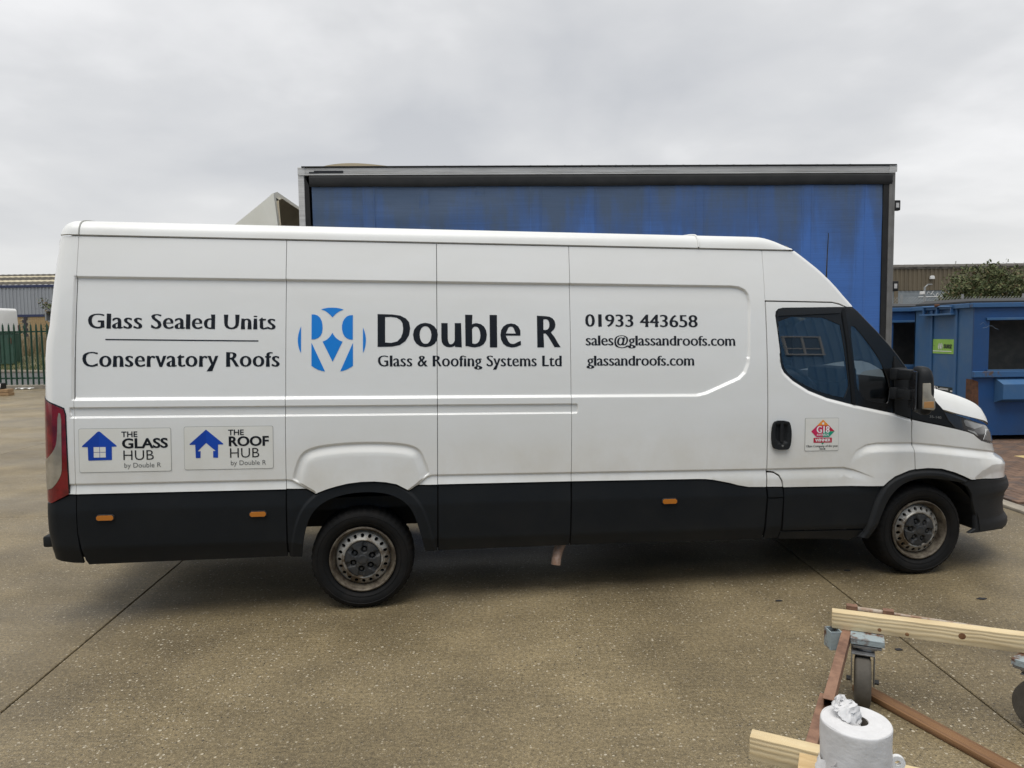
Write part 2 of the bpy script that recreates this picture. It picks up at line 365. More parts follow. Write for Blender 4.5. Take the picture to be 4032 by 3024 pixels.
near = sorted([q for q in cells if seen(q)], key=lambda q: q[1])[:300]; ns = set(near)
rest = {}
for q in cells:
    mt = random.choice(['brick_a', 'brick_a', 'brick_b', 'brick_c']); z = -.012 + random.uniform(-.002, .002)
    if q in ns:
        o = bpy.data.objects.new('brick', BM[(mt, q[2])]); o.location = (q[0], q[1], z); o.rotation_euler = (0, 0, random.uniform(-.01, .01)); link(o, PAV)
    else: rest.setdefault(mt, MB()).box((q[0], q[1], z), (.197, .097, .05) if q[2] else (.097, .197, .05))
for mt, mb in rest.items(): mb.build('paving_bricks', mt, PAV)['kind'] = 'stuff'
M('yellowmark', (.55, .42, .19), .8)
tag(MB().box((7.35, 10.0, .0155), (.36, .20, .006), rz=.1).build('wood_offcut', 'yellowmark'), 'flat pale offcut lying on the brick paving by the blue containers', 'wood offcut')
# rising verge beyond the palisade fence on the left
KL = (Vector((-32, 42.8, 0)), Vector((.95, -.312, 0)).normalized()); KN = Vector((.312, .95, 0)).normalized()
def vergeh(d): return .10 + 1.35 * float(sst(np.array(d / 8.5)))
rows = []
for d in list(np.linspace(0, 10, 14)) + [20, 45, 90]:
    rows.append([(KL[0] + KL[1] * s_ + KN * d)[:2] + (vergeh(d) + (0 if d < .2 else random.uniform(-.04, .04)),) for s_ in np.linspace(-60, 45, 36)])
struct(MB().grid([[tuple(p) for p in r] for r in rows]).build('verge', 'soil', smooth=60))
KB = struct(bpy.data.objects.new('road_kerb', None)); link(KB)
for k in range(-10, 30):
    p = KL[0] + KL[1] * (k * .95); MB().box((p.x, p.y, .05), (.93, .15, .14), rz=math.atan2(KL[1].y, KL[1].x)).build('kerb_stone', 'kerb', KB, bev=.015, seg=1)
def blades(name, mat, n, smin, smax, dmin, dmax, hmin, hmax, wd, lean):
    mb = MB()
    for _ in range(n):
        s_ = random.uniform(smin, smax); d = random.uniform(dmin, dmax); p = KL[0] + KL[1] * s_ + KN * d; z = vergeh(d) - .03; h = random.uniform(hmin, hmax); a = random.uniform(0, 2 * PI); l = random.uniform(0, lean) * h; b = random.uniform(0, 2 * PI)
        ca, sa = math.cos(a) * wd / 2, math.sin(a) * wd / 2; ox, oy = math.cos(b) * l, math.sin(b) * l
        mb.add([(p.x - ca, p.y - sa, z), (p.x + ca, p.y + sa, z), (p.x + ca * .8 + ox * .4, p.y + sa * .8 + oy * .4, z + h * .6), (p.x - ca * .8 + ox * .4, p.y - sa * .8 + oy * .4, z + h * .6), (p.x + ox, p.y + oy, z + h)], [(0, 1, 2, 3), (3, 2, 4)])
    o = mb.build(name, mat, fix=False); o['kind'] = 'stuff'; return o
o = blades('short_grass', 'grass', 9000, -6, 14, .15, 5.5, .08, .22, .03, .8); o['label'] = 'short green grass on the verge beyond the palisade fence'; o['category'] = 'grass'
o = blades('tall_grass', 'strawgrass', 9000, -6, 16, 4.2, 9.0, .5, 1.05, .03, .5); o['label'] = 'tall dry straw-coloured grass on top of the verge'; o['category'] = 'grass'

# ------------------------------------------------------------------ the white panel van
# van frame: x forward, y inward from the near (right) flank, z up, origin on the ground under the rear wheel's outer face
VAN = thing('panel_van', 'long white high-roof panel van with black lettering and blue emblem, parked side-on in the yard', 'van', (-1.02259, 4.71849, 0), .12922)
RK = .0176          # the unladen van sits tail-high
YC, HW = .955, 1.005
U0, NEXP = 4.2, 2.6
def Bv(u, y, w): return np.stack([u + RK * (w - .9), y, w - RK * u], -1)
def bp(u, y, w): return Vector((u + RK * (w - .9), y, w - RK * u))
def d0(w): return np.where(w > .95, .0714 * (w - .95) ** 2, np.interp(w, [.3, .375, .48, .72, .95], [.05, .034, .010, 0, 0]))
def d0c(w): return np.interp(w, [.30, .36, .48, .72, .845, .9], [.075, .050, .010, 0, .013, .019])
def urear(w): return np.interp(w, [.45, .6, 1.70, 1.80, 1.90, 2.22, 2.475, 2.56], [-1.935, -1.955, -1.958, -1.954, -1.938, -1.918, -1.897, -1.875])
NB = arr([(.741, 5.18), (.804, 5.174), (.865, 5.151), (.905, 5.119), (.946, 5.069), (1.01, 5.033), (1.048, 5.025), (1.127, 4.997), (1.174, 4.959), (1.25, 4.90)])
NP = arr([(.342, 5.05), (.35, 5.121), (.367, 5.205), (.388, 5.233), (.428, 5.228), (.484, 5.177), (.558, 5.164), (.613, 5.173), (.645, 5.181), (.684, 5.22), (.723, 5.208), (.75, 5.19), (.80, 5.18)])
_ss = np.linspace(0, PI / 2, 3000)
_cu = U0 + .95 * np.sin(_ss) ** (2 / NEXP); _cy = YC - HW * np.cos(_ss) ** (2 / NEXP)
_arc = np.concatenate([[0], np.cumsum(np.hypot(np.diff(_cu), np.diff(_cy)))]); NOSE_S = _arc[-1]
RC = .09
# relief of the white flank
REC = smooth_poly([(-1.775, 2.214), (2.60, 2.214)], 0, False) + [(2.66, 2.208), (2.705, 2.188), (2.730, 2.155), (2.741, 2.10), (2.741, 2.04), (2.727, 1.737), (2.720, 1.660), (2.693, 1.592), (2.646, 1.547), (2.40, 1.443), (2.33, 1.427), (-1.775, 1.427)]
GRV = [(-1.785, 1.386), (1.463, 1.386), (1.470, 1.380), (1.474, 1.36), (1.472, 1.325), (1.462, 1.318), (-1.785, 1.318)]
LOWX = [(-2.3, .905), (-.475, .907), (-.437, .903), (-.293, .815), (-.28, .79), (.31, .79), (.321, .812), (.362, .841), (.440, .906), (.475, .918), (2.85, .912), (3.438, .913), (3.52, .895), (3.72, .820), (5.9, .3)]
BTOP = smooth_poly([(-.436, .905), (-.428, .95), (-.405, 1.023), (-.382, 1.068), (-.338, 1.104), (-.250, 1.129), (-.073, 1.145), (.097, 1.146), (.259, 1.137), (.359, 1.116), (.409, 1.078), (.441, .998), (.456, .955), (.462, .925)], 2, False)
BBOT = [(.462, .925), (.440, .906), (.362, .841), (.321, .812), (.32, .70), (-.293, .70), (-.293, .815), (-.436, .905)]
BULGE = BTOP + BBOT[1:-1]
FLX = [(3.40, .80), (3.487, .972), (3.535, 1.038), (3.615, 1.078), (3.70, 1.088), (3.966, 1.087), (4.186, 1.066), (4.509, 1.031), (4.686, 1.008), (4.95, .975), (5.9, .95)]
WINO = [(3.445, 2.067), (2.984, 2.057), (2.949, 2.049), (2.930, 2.030), (2.925, 2.0), (2.939, 1.865), (2.959, 1.67), (2.967, 1.628), (2.984, 1.596), (3.05, 1.536), (3.168, 1.466), (3.308, 1.413), (3.509, 1.363), (3.836, 1.296), (3.966, 1.257)]
FE = smooth_poly([(3.055, 2.520), (3.149, 2.455), (3.352, 2.294), (3.536, 2.075), (3.823, 1.790), (3.98, 1.58)], 2, False)
WINP = WINO + [(3.966, 1.578)] + [(x - .014, y - .010) for x, y in FE[::-1] if 3.545 < x < 3.955] + [(3.525, 2.068)]
CRF = [(4.486, .819), (4.556, .858), (4.681, .891), (4.756, .892), (4.947, .871), (5.9, .85)]
def relief(a, w):
    p = np.stack([a, w], -1); r = np.zeros_like(a)
    m = (a < 2.85)
    if m.any():
        q = p[m]; s = sd_in(q, REC); wid = np.where(q[:, 1] < 1.7, .022, .017)
        rr = .019 * sst((s + .001) / wid)
        s2 = sd_in(q, GRV); rr += .012 * sst((s2 + .001) / np.where(q[:, 1] < 1.345, .013, .007))
        r[m] += rr
    m = (a > -.6) & (a < .65) & (w < 1.25)
    if m.any():
        ins = in_poly(p[m], BULGE); s = np.where(ins, dist_line(p[m], BTOP), 0); sb = np.where(ins, dist_line(p[m], BBOT), 0)
        r[m] += (.012 * sst(s / .017) - .019 * sst((s - .016) / .065) - .010 * np.clip((s - .06) / .22, 0, 1)) * sst(sb / .012)
    t = np.interp(a, [x for x, _ in LOWX], [y for _, y in LOWX]) - w
    wt = np.where((a > -.27) & (a < .30), 0, 1) * (1 - sst((a - 3.45) / .25))
    r += wt * (.011 * sst(t / .013) - .014 * np.clip((t - .013) / .06, 0, 1))
    m = a > 2.95
    if m.any():
        t = np.interp(a[m], [x for x, _ in FLX], [y for _, y in FLX]) - w[m]
        wt = sst((a[m] - 3.47) / .22)
        r[m] += wt * (.006 * sst(t / .014) - .026 * sst((t - .014) / .062) - .006 * np.clip((t - .07) / .15, 0, 1))
        t = np.interp(a[m], [x for x, _ in CRF], [y for _, y in CRF]) - w[m]
        r[m] += np.where(a[m] > 4.486, .020 * np.clip(t / .07, 0, 1), 0)
        r[m] += .012 * np.where(a[m] < 3.975, sst(1 - (dist_line(p[m], WINO) - .001) / .024) * sst((2.035 - w[m]) / .06), 0) * ~in_poly(p[m], WINP) + .012 * in_poly(p[m], WINP)
        d = dist_line(p[m], FE); r[m] += np.where((d < .035) & (w[m] > 2.06), .035 - np.sqrt(np.maximum(.035 ** 2 - (.035 - np.minimum(d, .035)) ** 2, 0)), 0)
    return r
def arch_lip(a, w):
    p = np.stack([a, w], -1); d = dist_line(p, ARCH_R)
    return -.012 * sst(1 - (d - .062) / .02)
ARCH_R = smooth_poly([(.428, .385), (.411, .453), (.385, .559), (.339, .685), (.273, .755), (.175, .796), (.058, .809), (-.071, .802), (-.2, .768), (-.278, .716), (-.331, .636), (-.363, .515), (-.38, .377)], 2, False)
def make_pos(base=d0, rel=relief, extra=0.0, nose=NB, mirror=False):
    def f(a, w):
        a = np.asarray(a, float); w = np.asarray(w, float)
        b = base(w); off = extra + (rel(a, w) if rel is not None else 0.0) + np.zeros_like(a)
        uc = urear(w) + RC; th = np.clip((uc - a) / RC, 0, PI / 2); rem = np.maximum(uc - a - RC * PI / 2, 0)
        r = RC - off; back = a < uc
        u = np.where(back, uc - r * np.sin(th), a); y = np.where(back, -.05 + b + RC - r * np.cos(th) + rem, -.05 + b + off)
        fr = a > U0
        if fr.any():
            s = np.interp(a - U0, _arc, _ss); uf = np.interp(w, nose[:, 0], nose[:, 1])
            def cv(s_): return U0 + (uf - U0) * np.sin(s_) ** (2 / NEXP), YC - (HW - b) * np.cos(s_) ** (2 / NEXP)
            s1 = np.clip(s, 1e-4, PI / 2 - 1e-4); cu, cy = cv(s1); du, dyy = [q1 - q0 for q1, q0 in zip(cv(np.minimum(s1 + 2e-3, PI / 2)), cv(np.maximum(s1 - 2e-3, 0)))]
            ln = np.hypot(du, dyy) + 1e-12; nu, ny = -dyy / ln, du / ln      # inward
            bl = sst((a - U0) / .12); nu = nu * bl; ny = 1 - bl + ny * bl; l2 = np.hypot(nu, ny); nu /= l2; ny /= l2
            u = np.where(fr, cu + nu * off, u); y = np.where(fr, cy + ny * off, y)
        if mirror: y = 2 * YC - y
        return Bv(u, y, w)
    return f
def panel(name, poly, pos, mat, parent, guides=(), sx=.07, sw=.055, gap=.0022, thick=.016, holes=(), bstep=.03, mirror=False, prop=None):
    P = resample(inset(poly, gap), bstep); loops = [P]
    for h in holes:
        hp = arr(h); hp = hp if area2(hp) > 0 else hp[::-1]; loops.append(resample(inset(hp, -.0008), bstep))
    lo, hi = P.min(0), P.max(0)
    gx, gw = np.meshgrid(np.arange(lo[0] + sx / 2, hi[0], sx), np.arange(lo[1] + sw / 2, hi[1], sw)); cand = [np.c_[gx.ravel(), gw.ravel()]]
    gp = []; ge = []
    for line, offs, st in guides:
        Lr = resample(line, st, False); d = np.gradient(Lr, axis=0); d /= np.maximum(np.hypot(d[:, 0], d[:, 1])[:, None], 1e-9); nn = np.c_[-d[:, 1], d[:, 0]]
        for o_ in offs:
            q = Lr + nn * o_; ok = in_poly(q, P) & (dist_line(q, P, True) > .003)
            for h in loops[1:]: ok &= ~in_poly(q, h) & (dist_line(q, h, True) > .003)
            ix = -np.ones(len(q), int)
            for i_ in np.nonzero(ok)[0]: ix[i_] = len(gp); gp.append(q[i_])
            ge += [(ix[i_], ix[i_ + 1]) for i_ in range(len(q) - 1) if ix[i_] >= 0 and ix[i_ + 1] >= 0]
    C = cand[0]; ok = in_poly(C, P) & (dist_line(C, P, True) > .010)
    for h in loops[1:]: ok &= ~in_poly(C, h) & (dist_line(C, h, True) > .008)
    if gp:
        G = arr(gp); occ = set()
        for ddx in (-1, 0, 1):
            for ddy in (-1, 0, 1): occ |= set(map(tuple, np.floor(G / .012).astype(int) + (ddx, ddy)))
        for (i_, j_) in ge:
            for t_ in (.25, .5, .75):
                q = np.floor((G[i_] * (1 - t_) + G[j_] * t_) / .012).astype(int)
                for ddy in (-1, 0, 1): occ.add((q[0], q[1] + ddy))
        kc = np.floor(C / .012).astype(int); ok &= arr([tuple(k) not in occ for k in kc]).astype(bool)
    C = C[ok]; pts = []; fl = []
    for lp in loops: fl.append(list(range(len(pts), len(pts) + len(lp)))); pts += [Vector(q) for q in lp]
    gb_ = len(pts); pts += [Vector(q) for q in gp]; pts += [Vector(q) for q in C]
    ce = [(gb_ + int(i_), gb_ + int(j_)) for i_, j_ in ge]
    vo, eo, fo, *_ = delaunay_2d_cdt(pts, ce, fl, 2 if holes else 1, 1e-6)
    V2 = arr([(v.x, v.y) for v in vo]); fo = [tuple(f) for f in fo]
    h = .0012; a, w = V2[:, 0], V2[:, 1]; V = pos(a, w); N = np.cross(pos(a + h, w) - pos(a - h, w), pos(a, w + h) - pos(a, w - h)); N /= np.maximum(np.linalg.norm(N, axis=1)[:, None], 1e-12)
    cnt = {}
    for f in fo:
        for i in range(len(f)):
            k = (f[i], f[(i + 1) % len(f)]); cnt[tuple(sorted(k))] = cnt.get(tuple(sorted(k)), 0) + 1
    f0 = fo[0]; gn = np.cross(V[f0[1]] - V[f0[0]], V[f0[2]] - V[f0[0]])
    outn = -1.0 if not mirror else 1.0
    if np.mean(N[:, 1]) * outn < 0: N = -N
    if gn @ N[f0[0]] < 0: fo = [f[::-1] for f in fo]
    verts = [tuple(v) for v in V]; norms = [tuple(n) for n in N]; faces = list(fo); loopn = [norms[i] for f in faces for i in f]
    if thick:
        for f in fo:
            for i in range(len(f)):
                p_, q_ = f[i], f[(i + 1) % len(f)]
                if cnt[tuple(sorted((p_, q_)))] == 1:
                    b = len(verts); A_, B_ = V[p_], V[q_]; verts += [tuple(A_), tuple(B_), tuple(B_ - N[q_] * thick), tuple(A_ - N[p_] * thick)]
                    faces.append((b + 1, b, b + 3, b + 2)); e_ = B_ - A_; sn = np.cross(e_, (N[p_] + N[q_]) / 2); sn /= max(np.linalg.norm(sn), 1e-9)
                    n1 = (sn * .8 + N[p_] * .6); n1 /= np.linalg.norm(n1)
                    loopn += [tuple(n1), tuple(n1), tuple(sn), tuple(sn)]
    me = bpy.data.meshes.new(name); me.from_pydata(verts, [], faces); me.update()
    me.polygons.foreach_set('use_smooth', [True] * len(me.polygons)); me.normals_split_custom_set(loopn)
    me.materials.append(MATS[mat]); o = bpy.data.objects.new(name, me); link(o, parent)
    if prop: o['label'] = prop
    return o
RECc = REC + [REC[0]]
g_rec = (RECc, [.003, .0001, -.005, -.010, -.015, -.020, -.026], .015)
g_grv = (GRV + [GRV[0]], [.003, .0001, -.003, -.006, -.009, -.013, -.016], .015)
_i0 = [p for p in LOWX if p[0] <= -.293]; _i1 = [p for p in LOWX if .321 <= p[0] <= 3.72]
g_lowa = (_i0, [.004, 0, -.004, -.008, -.013, -.018, -.045, -.073], .015)
g_lowb = (_i1, [.004, 0, -.004, -.008, -.013, -.018, -.045, -.073], .015)
g_bul = (BTOP, [.004, 0, -.004, -.008, -.012, -.016, -.024, -.032, -.042, -.052, -.060, -.068, -.076, -.10, -.15], .02)
g_bub = (BBOT, [.003, 0, -.003, -.006, -.009, -.012, -.016], .012)
g_fl = (FLX, [.004, 0, -.005, -.010, -.014, -.022, -.035, -.05, -.065, -.076, -.10], .025)
g_win = (WINO, [.002, .008, .014, .020, .026, -.002, -.008, -.014, -.02, -.026], .02)
g_fe = (FE, [.003, -.003, .007, -.007, .012, -.012, .018, -.018, .025, -.025, .036, -.036], .02)
g_cr = (CRF, [.003, 0, -.004, -.02, -.05, -.07], .03)
g_rear = ([(-1.868, .8), (-1.868, 2.5)], [.02, 0, -.0, .015, .03, .05, .07, .09, .11, .13, .15], .05)
WB2 = [(-.473, .842), (-.342, .836), (-.300, .812), (-.287, .805), (-.274, .811), (-.209, .836), (-.150, .853), (-.075, .870), (.01, .879), (.095, .880), (.170, .873), (.239, .858), (.305, .822), (.321, .812), (.335, .819), (.367, .841), (.385, .846), (.513, .847)]
WB4 = [(1.429, .849), (2.35, .845), (2.40, .843), (2.447, .838), (2.574, .812), (2.640, .794), (2.683, .786), (2.72, .780), (2.851, .777)]
WING_TOP = [(3.972, 1.250), (4.071, 1.229), (4.194, 1.205), (4.361, 1.177), (4.487, 1.152), (4.557, 1.130), (4.603, 1.102), (4.654, 1.078), (4.761, 1.056), (4.93, 1.028), (5.20, 1.02)]
ARCHF_O = [(3.593, .383), (3.631, .436), (3.661, .55), (3.692, .658), (3.744, .767), (3.784, .803), (3.831, .836), (3.942, .877), (4.02, .886), (4.088, .890), (4.203, .883), (4.311, .853), (4.388, .822), (4.445, .794)]
ARCHF_O = smooth_poly(ARCHF_O, 1, False)
ARCHF_I = [(4.361, .780), (4.253, .800), (4.146, .814), (4.084, .817), (4.021, .815), (3.919, .790), (3.84, .733), (3.785, .655), (3.744, .548), (3.713, .449), (3.666, .371)]
ARCHF_I = smooth_poly(ARCHF_I, 1, False)
G1 = smooth_poly([(2.943, 1.998), (3.422, 1.988), (3.451, 1.792), (3.494, 1.402), (3.307, 1.440), (3.168, 1.492), (3.060, 1.553), (2.997, 1.608), (2.974, 1.670), (2.958, 1.837)], 1)
G2 = smooth_poly([(3.505, 1.915), (3.527, 1.939), (3.581, 1.887), (3.698, 1.736), (3.752, 1.642), (3.805, 1.500), (3.795, 1.387), (3.774, 1.363), (3.555, 1.407), (3.524, 1.699)], 1)
def lamp_lens(mp, mir, par):
    tl = panel('tail_lamp', [(-1.797, .838), (-1.806, 1.335), (-1.816, 1.377), (-1.868, 1.402), (-1.97, 1.445), (-2.05, 1.47), (-2.05, .80), (-1.905, .782)], make_pos(rel=None, extra=-.004, mirror=mir), 'redlens', par, [([(-1.868, .7), (-1.868, 1.5)], [0, .02, .04, .06, .08, .1, .12], .05)], thick=.02, mirror=mir)
    panel('clear_lens', smooth_poly([(-1.852, 1.362), (-1.828, 1.345), (-1.829, 1.21), (-1.830, 1.0), (-1.840, .955), (-1.868, .905), (-1.905, .868), (-2.0, .862), (-2.0, 1.06), (-1.935, 1.062), (-1.895, 1.095), (-1.868, 1.14), (-1.857, 1.20)], 1), make_pos(rel=None, extra=-.0065, mirror=mir), 'clearlens', tl, [([(-1.868, .7), (-1.868, 1.5)], [0, .02, .04, .06, .08, .1], .05)], thick=.004, mirror=mir)
    panel('dark_edge', [(-1.790, .842), (-1.800, 1.342), (-1.812, 1.386), (-1.868, 1.412), (-1.97, 1.453), (-2.06, 1.48), (-2.06, 1.44), (-1.97, 1.43), (-1.868, 1.391), (-1.822, 1.368), (-1.815, 1.33), (-1.806, .842)], make_pos(rel=None, extra=-.003, mirror=mir), 'blackgloss', tl, thick=.01, mirror=mir)
for mir in (False, True):
    pz = make_pos(mirror=mir); pc = make_pos(base=d0c, rel=None, extra=-.006, mirror=mir); pca = make_pos(base=d0c, rel=arch_lip, extra=-.006, mirror=mir)
    A = dict(mirror=mir)
    fine = not mir
    gs = (lambda *g: list(g)) if fine else (lambda *g: [])
    panel('rear_quarter_panel', [(-2.16, .80), (-1.795, .838), (-1.758, .836), (-1.758, 2.472), (-2.16, 2.472)], pz, 'paint', VAN, bstep=.007 if fine else .03, guides=gs(g_rec, g_grv, g_lowa, g_lowb, g_rear), **A)
    panel('side_panel', [(-1.758, .836), (-.473, .838), (-.473, 2.472), (-1.758, 2.472)], pz, 'paint', VAN, bstep=.007 if fine else .03, guides=gs(g_rec, g_grv, g_lowa, g_lowb), **A)
    panel('side_panel', WB2 + [(.513, 2.472), (-.473, 2.472)], pz, 'paint', VAN, bstep=.007 if fine else .03, guides=gs(g_rec, g_grv, g_lowa, g_lowb, g_bul, g_bub), **A)
    panel('side_panel', [(.513, .848), (1.429, .849), (1.429, 2.472), (.513, 2.472)], pz, 'paint', VAN, bstep=.007 if fine else .03, guides=gs(g_rec, g_grv, g_lowa, g_lowb), **A)
    panel('side_panel', WB4 + [(2.851, 2.472), (1.429, 2.472)], pz, 'paint', VAN, bstep=.007 if fine else .03, guides=gs(g_rec, g_grv, g_lowa, g_lowb), **A)
    panel('cab_side_panel', [(2.851, 2.472), (2.851, 2.109), (3.366, 2.105), (3.426, 2.092), (3.478, 2.068), (3.53, 2.070)] + [p for p in FE if 3.10 < p[0] < 3.525][::-1] + [(3.085, 2.472)], pz, 'paint', VAN, bstep=.007 if fine else .03, guides=gs(g_fe), **A)
    door = panel('cab_door', [(2.856, 2.103), (2.856, .892), (2.909, .886), (2.951, .861), (2.974, .815), (2.981, .772), (3.742, .768), (3.784, .804), (3.831, .837), (3.942, .879), (3.987, .887), (3.979, 1.032), (3.967, 1.128), (3.966, 1.254)] + WINO[::-1][1:] + [(3.462, 2.068), (3.42, 2.086), (3.366, 2.099)], pz, 'paint', VAN, bstep=.007 if fine else .03, guides=gs(g_lowb, g_fl, g_win), sx=.04, sw=.018, **A)
    fr = panel('window_frame', WINP, make_pos(extra=.002, mirror=mir), 'blackgloss', door, holes=(G1, G2), gap=-.002, thick=.03, **A)
    for gp_ in (G1, G2): panel('window_glass', gp_, make_pos(rel=None, extra=.020, mirror=mir), 'glass', fr, thick=0, gap=-.006, **A)
    panel('weather_shield', [(2.945, 2.046), (2.985, 2.054), (3.44, 2.063), (3.432, 2.022), (2.955, 1.998), (2.932, 1.990)], make_pos(rel=None, extra=-.004, mirror=mir), 'blackgloss', door, thick=.012, **A)
    panel('window_pillar', [(3.436, 2.058), (3.468, 2.060), (3.498, 1.80), (3.532, 1.362), (3.503, 1.368), (3.468, 1.80)], make_pos(rel=None, extra=.004, mirror=mir), 'clad', fr, thick=.012, **A)
    panel('mirror_base', [(3.838, 1.292), (3.962, 1.262), (3.964, 1.565), (3.84, 1.72), (3.832, 1.70)], make_pos(rel=None, extra=-.002, mirror=mir), 'cladrough', door, thick=.02, **A)
    # lower black cladding
    panel('rear_bumper_corner', [(-1.757, .834), (-1.797, .834), (-1.905, .780), (-2.16, .775), (-2.16, .43), (-1.90, .405), (-1.80, .385), (-1.738, .380), (-1.757, .59)], pc, 'clad', VAN, [([(-1.868, .4), (-1.868, .9)], [0, .02, .04, .06, .08, .1, .12], .04)], gap=.003, **A)
    panel('cladding_panel', [(-1.757, .833), (-.475, .833), (-.475, .380), (-1.714, .369), (-1.728, .40), (-1.757, .59)], pc, 'clad', VAN, gap=.003, sw=.03, **A)
    panel('wheel_arch_cladding', [(x, y - .004) for x, y in WB2] + [(.511, .384)] + ARCH_R + [(-.465, .377), (-.471, .50)], pca, 'clad', VAN, gs((ARCH_R, [.002, -.01, -.03, -.06, -.066, -.072, -.078, -.084], .03)), gap=.003, sw=.03, **A)
    panel('cladding_panel', [(.515, .844), (1.427, .845), (1.427, .392), (.515, .384)], pc, 'clad', VAN, gap=.003, sw=.03, **A)
    panel('cladding_panel', [(x + (.004 if i == 0 else 0), y - .004) for i, (x, y) in enumerate(WB4)] + [(2.857, .70), (2.845, .385), (1.431, .392)], pc, 'clad', VAN, gap=.003, sw=.03, **A)
    fl = panel('filler_flap', [(2.858, .884), (2.905, .879), (2.944, .855), (2.966, .815), (2.974, .776), (2.858, .778)], pz, 'paint', VAN, sx=.03, sw=.03, **A)
    panel('cladding_panel', [(2.859, .773), (2.975, .771), (2.983, .70), (2.867, .699)], pc, 'clad', VAN, **A)
    panel('cladding_panel', [(2.867, .694), (2.983, .694), (2.976, .443), (2.966, .394), (2.858, .394)], pc, 'clad', VAN, sw=.03, **A)
    panel('door_cladding', [(2.984, .767), (3.742, .763), (3.692, .658), (3.661, .55), (3.634, .446), (2.990, .452), (2.988, .68)], pc, 'clad', door, sw=.03, **A)
    panel('sill_step', [(2.982, .444), (3.628, .436), (3.593, .383), (3.521, .356), (3.398, .37), (2.972, .384)], make_pos(base=d0c, rel=None, extra=-.002, mirror=mir), 'clad', VAN, sw=.03, **A)
    panel('wheel_arch_trim', ARCHF_O + ARCHF_I, make_pos(rel=lambda a, w: .022 * sst(1 - dist_line(np.stack([a, w], -1), ARCHF_O) / .03) + .010 * sst(1 - dist_line(np.stack([a, w], -1), ARCHF_I) / .02), extra=-.030, mirror=mir), 'cladrough', VAN, gs((ARCHF_O, [-.004, -.010, -.018, -.026, -.034, -.045, -.06], .03)), gap=.001, sx=.03, sw=.03, thick=.06, **A)
    # nose
    panel('front_wing', WING_TOP + [(5.20, .765), (4.927, .766), (4.603, .791), (4.447, .797), (4.388, .825), (4.311, .856), (4.203, .886), (4.089, .893), (3.993, .886), (3.984, 1.032), (3.972, 1.128)], pz, 'paint', VAN, bstep=.007 if fine else .03, guides=gs(g_fl, g_cr), sx=.04, sw=.04, **A)
    panel('cowl_trim', [(3.971, 1.255), (4.361, 1.181), (4.265, 1.300), (4.222, 1.318), (4.150, 1.40), (4.02, 1.55), (3.971, 1.585)], make_pos(rel=None, extra=.004, mirror=mir), 'clad', VAN, sx=.03, sw=.03, thick=.03, **A)
    hl = panel('headlamp', [(4.236, 1.302), (4.285, 1.240), (4.365, 1.178), (4.487, 1.153), (4.557, 1.131), (4.603, 1.103), (4.654, 1.079), (4.761, 1.057), (4.95, 1.030), (5.02, 1.06), (4.98, 1.15), (4.80, 1.190), (4.643, 1.215), (4.446, 1.262)], make_pos(rel=None, extra=-.001, mirror=mir), 'lampdark', VAN, gap=.002, sx=.03, sw=.03, thick=.03, **A)
    panel('lamp_reflector', [(4.475, 1.244), (4.461, 1.225), (4.474, 1.195), (4.58, 1.168), (4.66, 1.175), (4.754, 1.186), (4.64, 1.212)], make_pos(rel=None, extra=-.0035, mirror=mir), 'lampglass', hl, thick=.003, sx=.03, sw=.03, **A)
    panel('lamp_reflector', [(4.487, 1.172), (4.574, 1.152), (4.617, 1.118), (4.60, 1.112), (4.556, 1.138), (4.49, 1.158)], make_pos(rel=None, extra=-.0035, mirror=mir), 'chrome', hl, thick=.003, sx=.03, sw=.03, **A)
    panel('lamp_lens', [(4.70, 1.10), (4.78, 1.16), (4.90, 1.15), (4.96, 1.10), (4.93, 1.045), (4.77, 1.07), (4.68, 1.085)], make_pos(rel=None, extra=-.0035, mirror=mir), 'lampglass', hl, thick=.003, sx=.03, sw=.03, **A)
    panel('front_bumper', [(4.365, .778), (4.447, .788), (4.603, .784), (4.927, .760), (5.3, .752), (U0 + NOSE_S, .75), (U0 + NOSE_S, .345), (5.2, .346), (4.90, .365), (4.76, .384), (4.629, .388), (4.456, .385), (4.514, .415), (4.531, .518), (4.475, .656), (4.428, .743)], make_pos(base=lambda w: d0(np.maximum(w, .48)), rel=None, extra=-.012, nose=NP, mirror=mir), 'cladrough', VAN, [([(4.3, .36), (6, .36)], list(np.arange(0, .42, .022)), .04)], sx=.05, sw=.03, thick=.03, gap=0, **A)
    panel('grille', [(5.21, 1.05), (U0 + NOSE_S, 1.03), (U0 + NOSE_S, .76), (5.21, .77)], make_pos(rel=None, mirror=mir), 'blackgloss', VAN, sx=.05, sw=.04, thick=.02, gap=0, **A)
    lamp_lens(None, mir, VAN)
    # dark liner seen through the panel gaps
    panel('inner_liner', [(-2.0, .80), (-.47, .88), (.5, .90), (2.90, .80), (2.90, 2.46), (-2.0, 2.46)], make_pos(rel=None, extra=.045, mirror=mir), 'dark', VAN, sx=.2, sw=.1, thick=0, gap=0, bstep=.06, **A)
    panel('inner_liner', [(3.95, .95), (5.1, .95), (5.1, 1.15), (4.80, 1.19), (4.45, 1.265), (4.25, 1.31), (4.15, 1.39), (4.02, 1.54), (3.95, 1.58)], make_pos(rel=None, extra=.012, mirror=mir), 'dark', VAN, sx=.06, sw=.05, thick=0, gap=0, **A)
    for lp_ in ([(-1.97, .42), (-.40, .40), (-.47, .60), (-.47, .88), (-1.97, .82)], [(.47, .40), (2.92, .41), (2.92, .80), (2.3, .90), (.47, .88)]):
        panel('inner_liner', lp_, make_pos(base=d0c, rel=None, extra=.022, mirror=mir), 'dark', VAN, sx=.2, sw=.06, thick=0, gap=0, bstep=.06, **A)
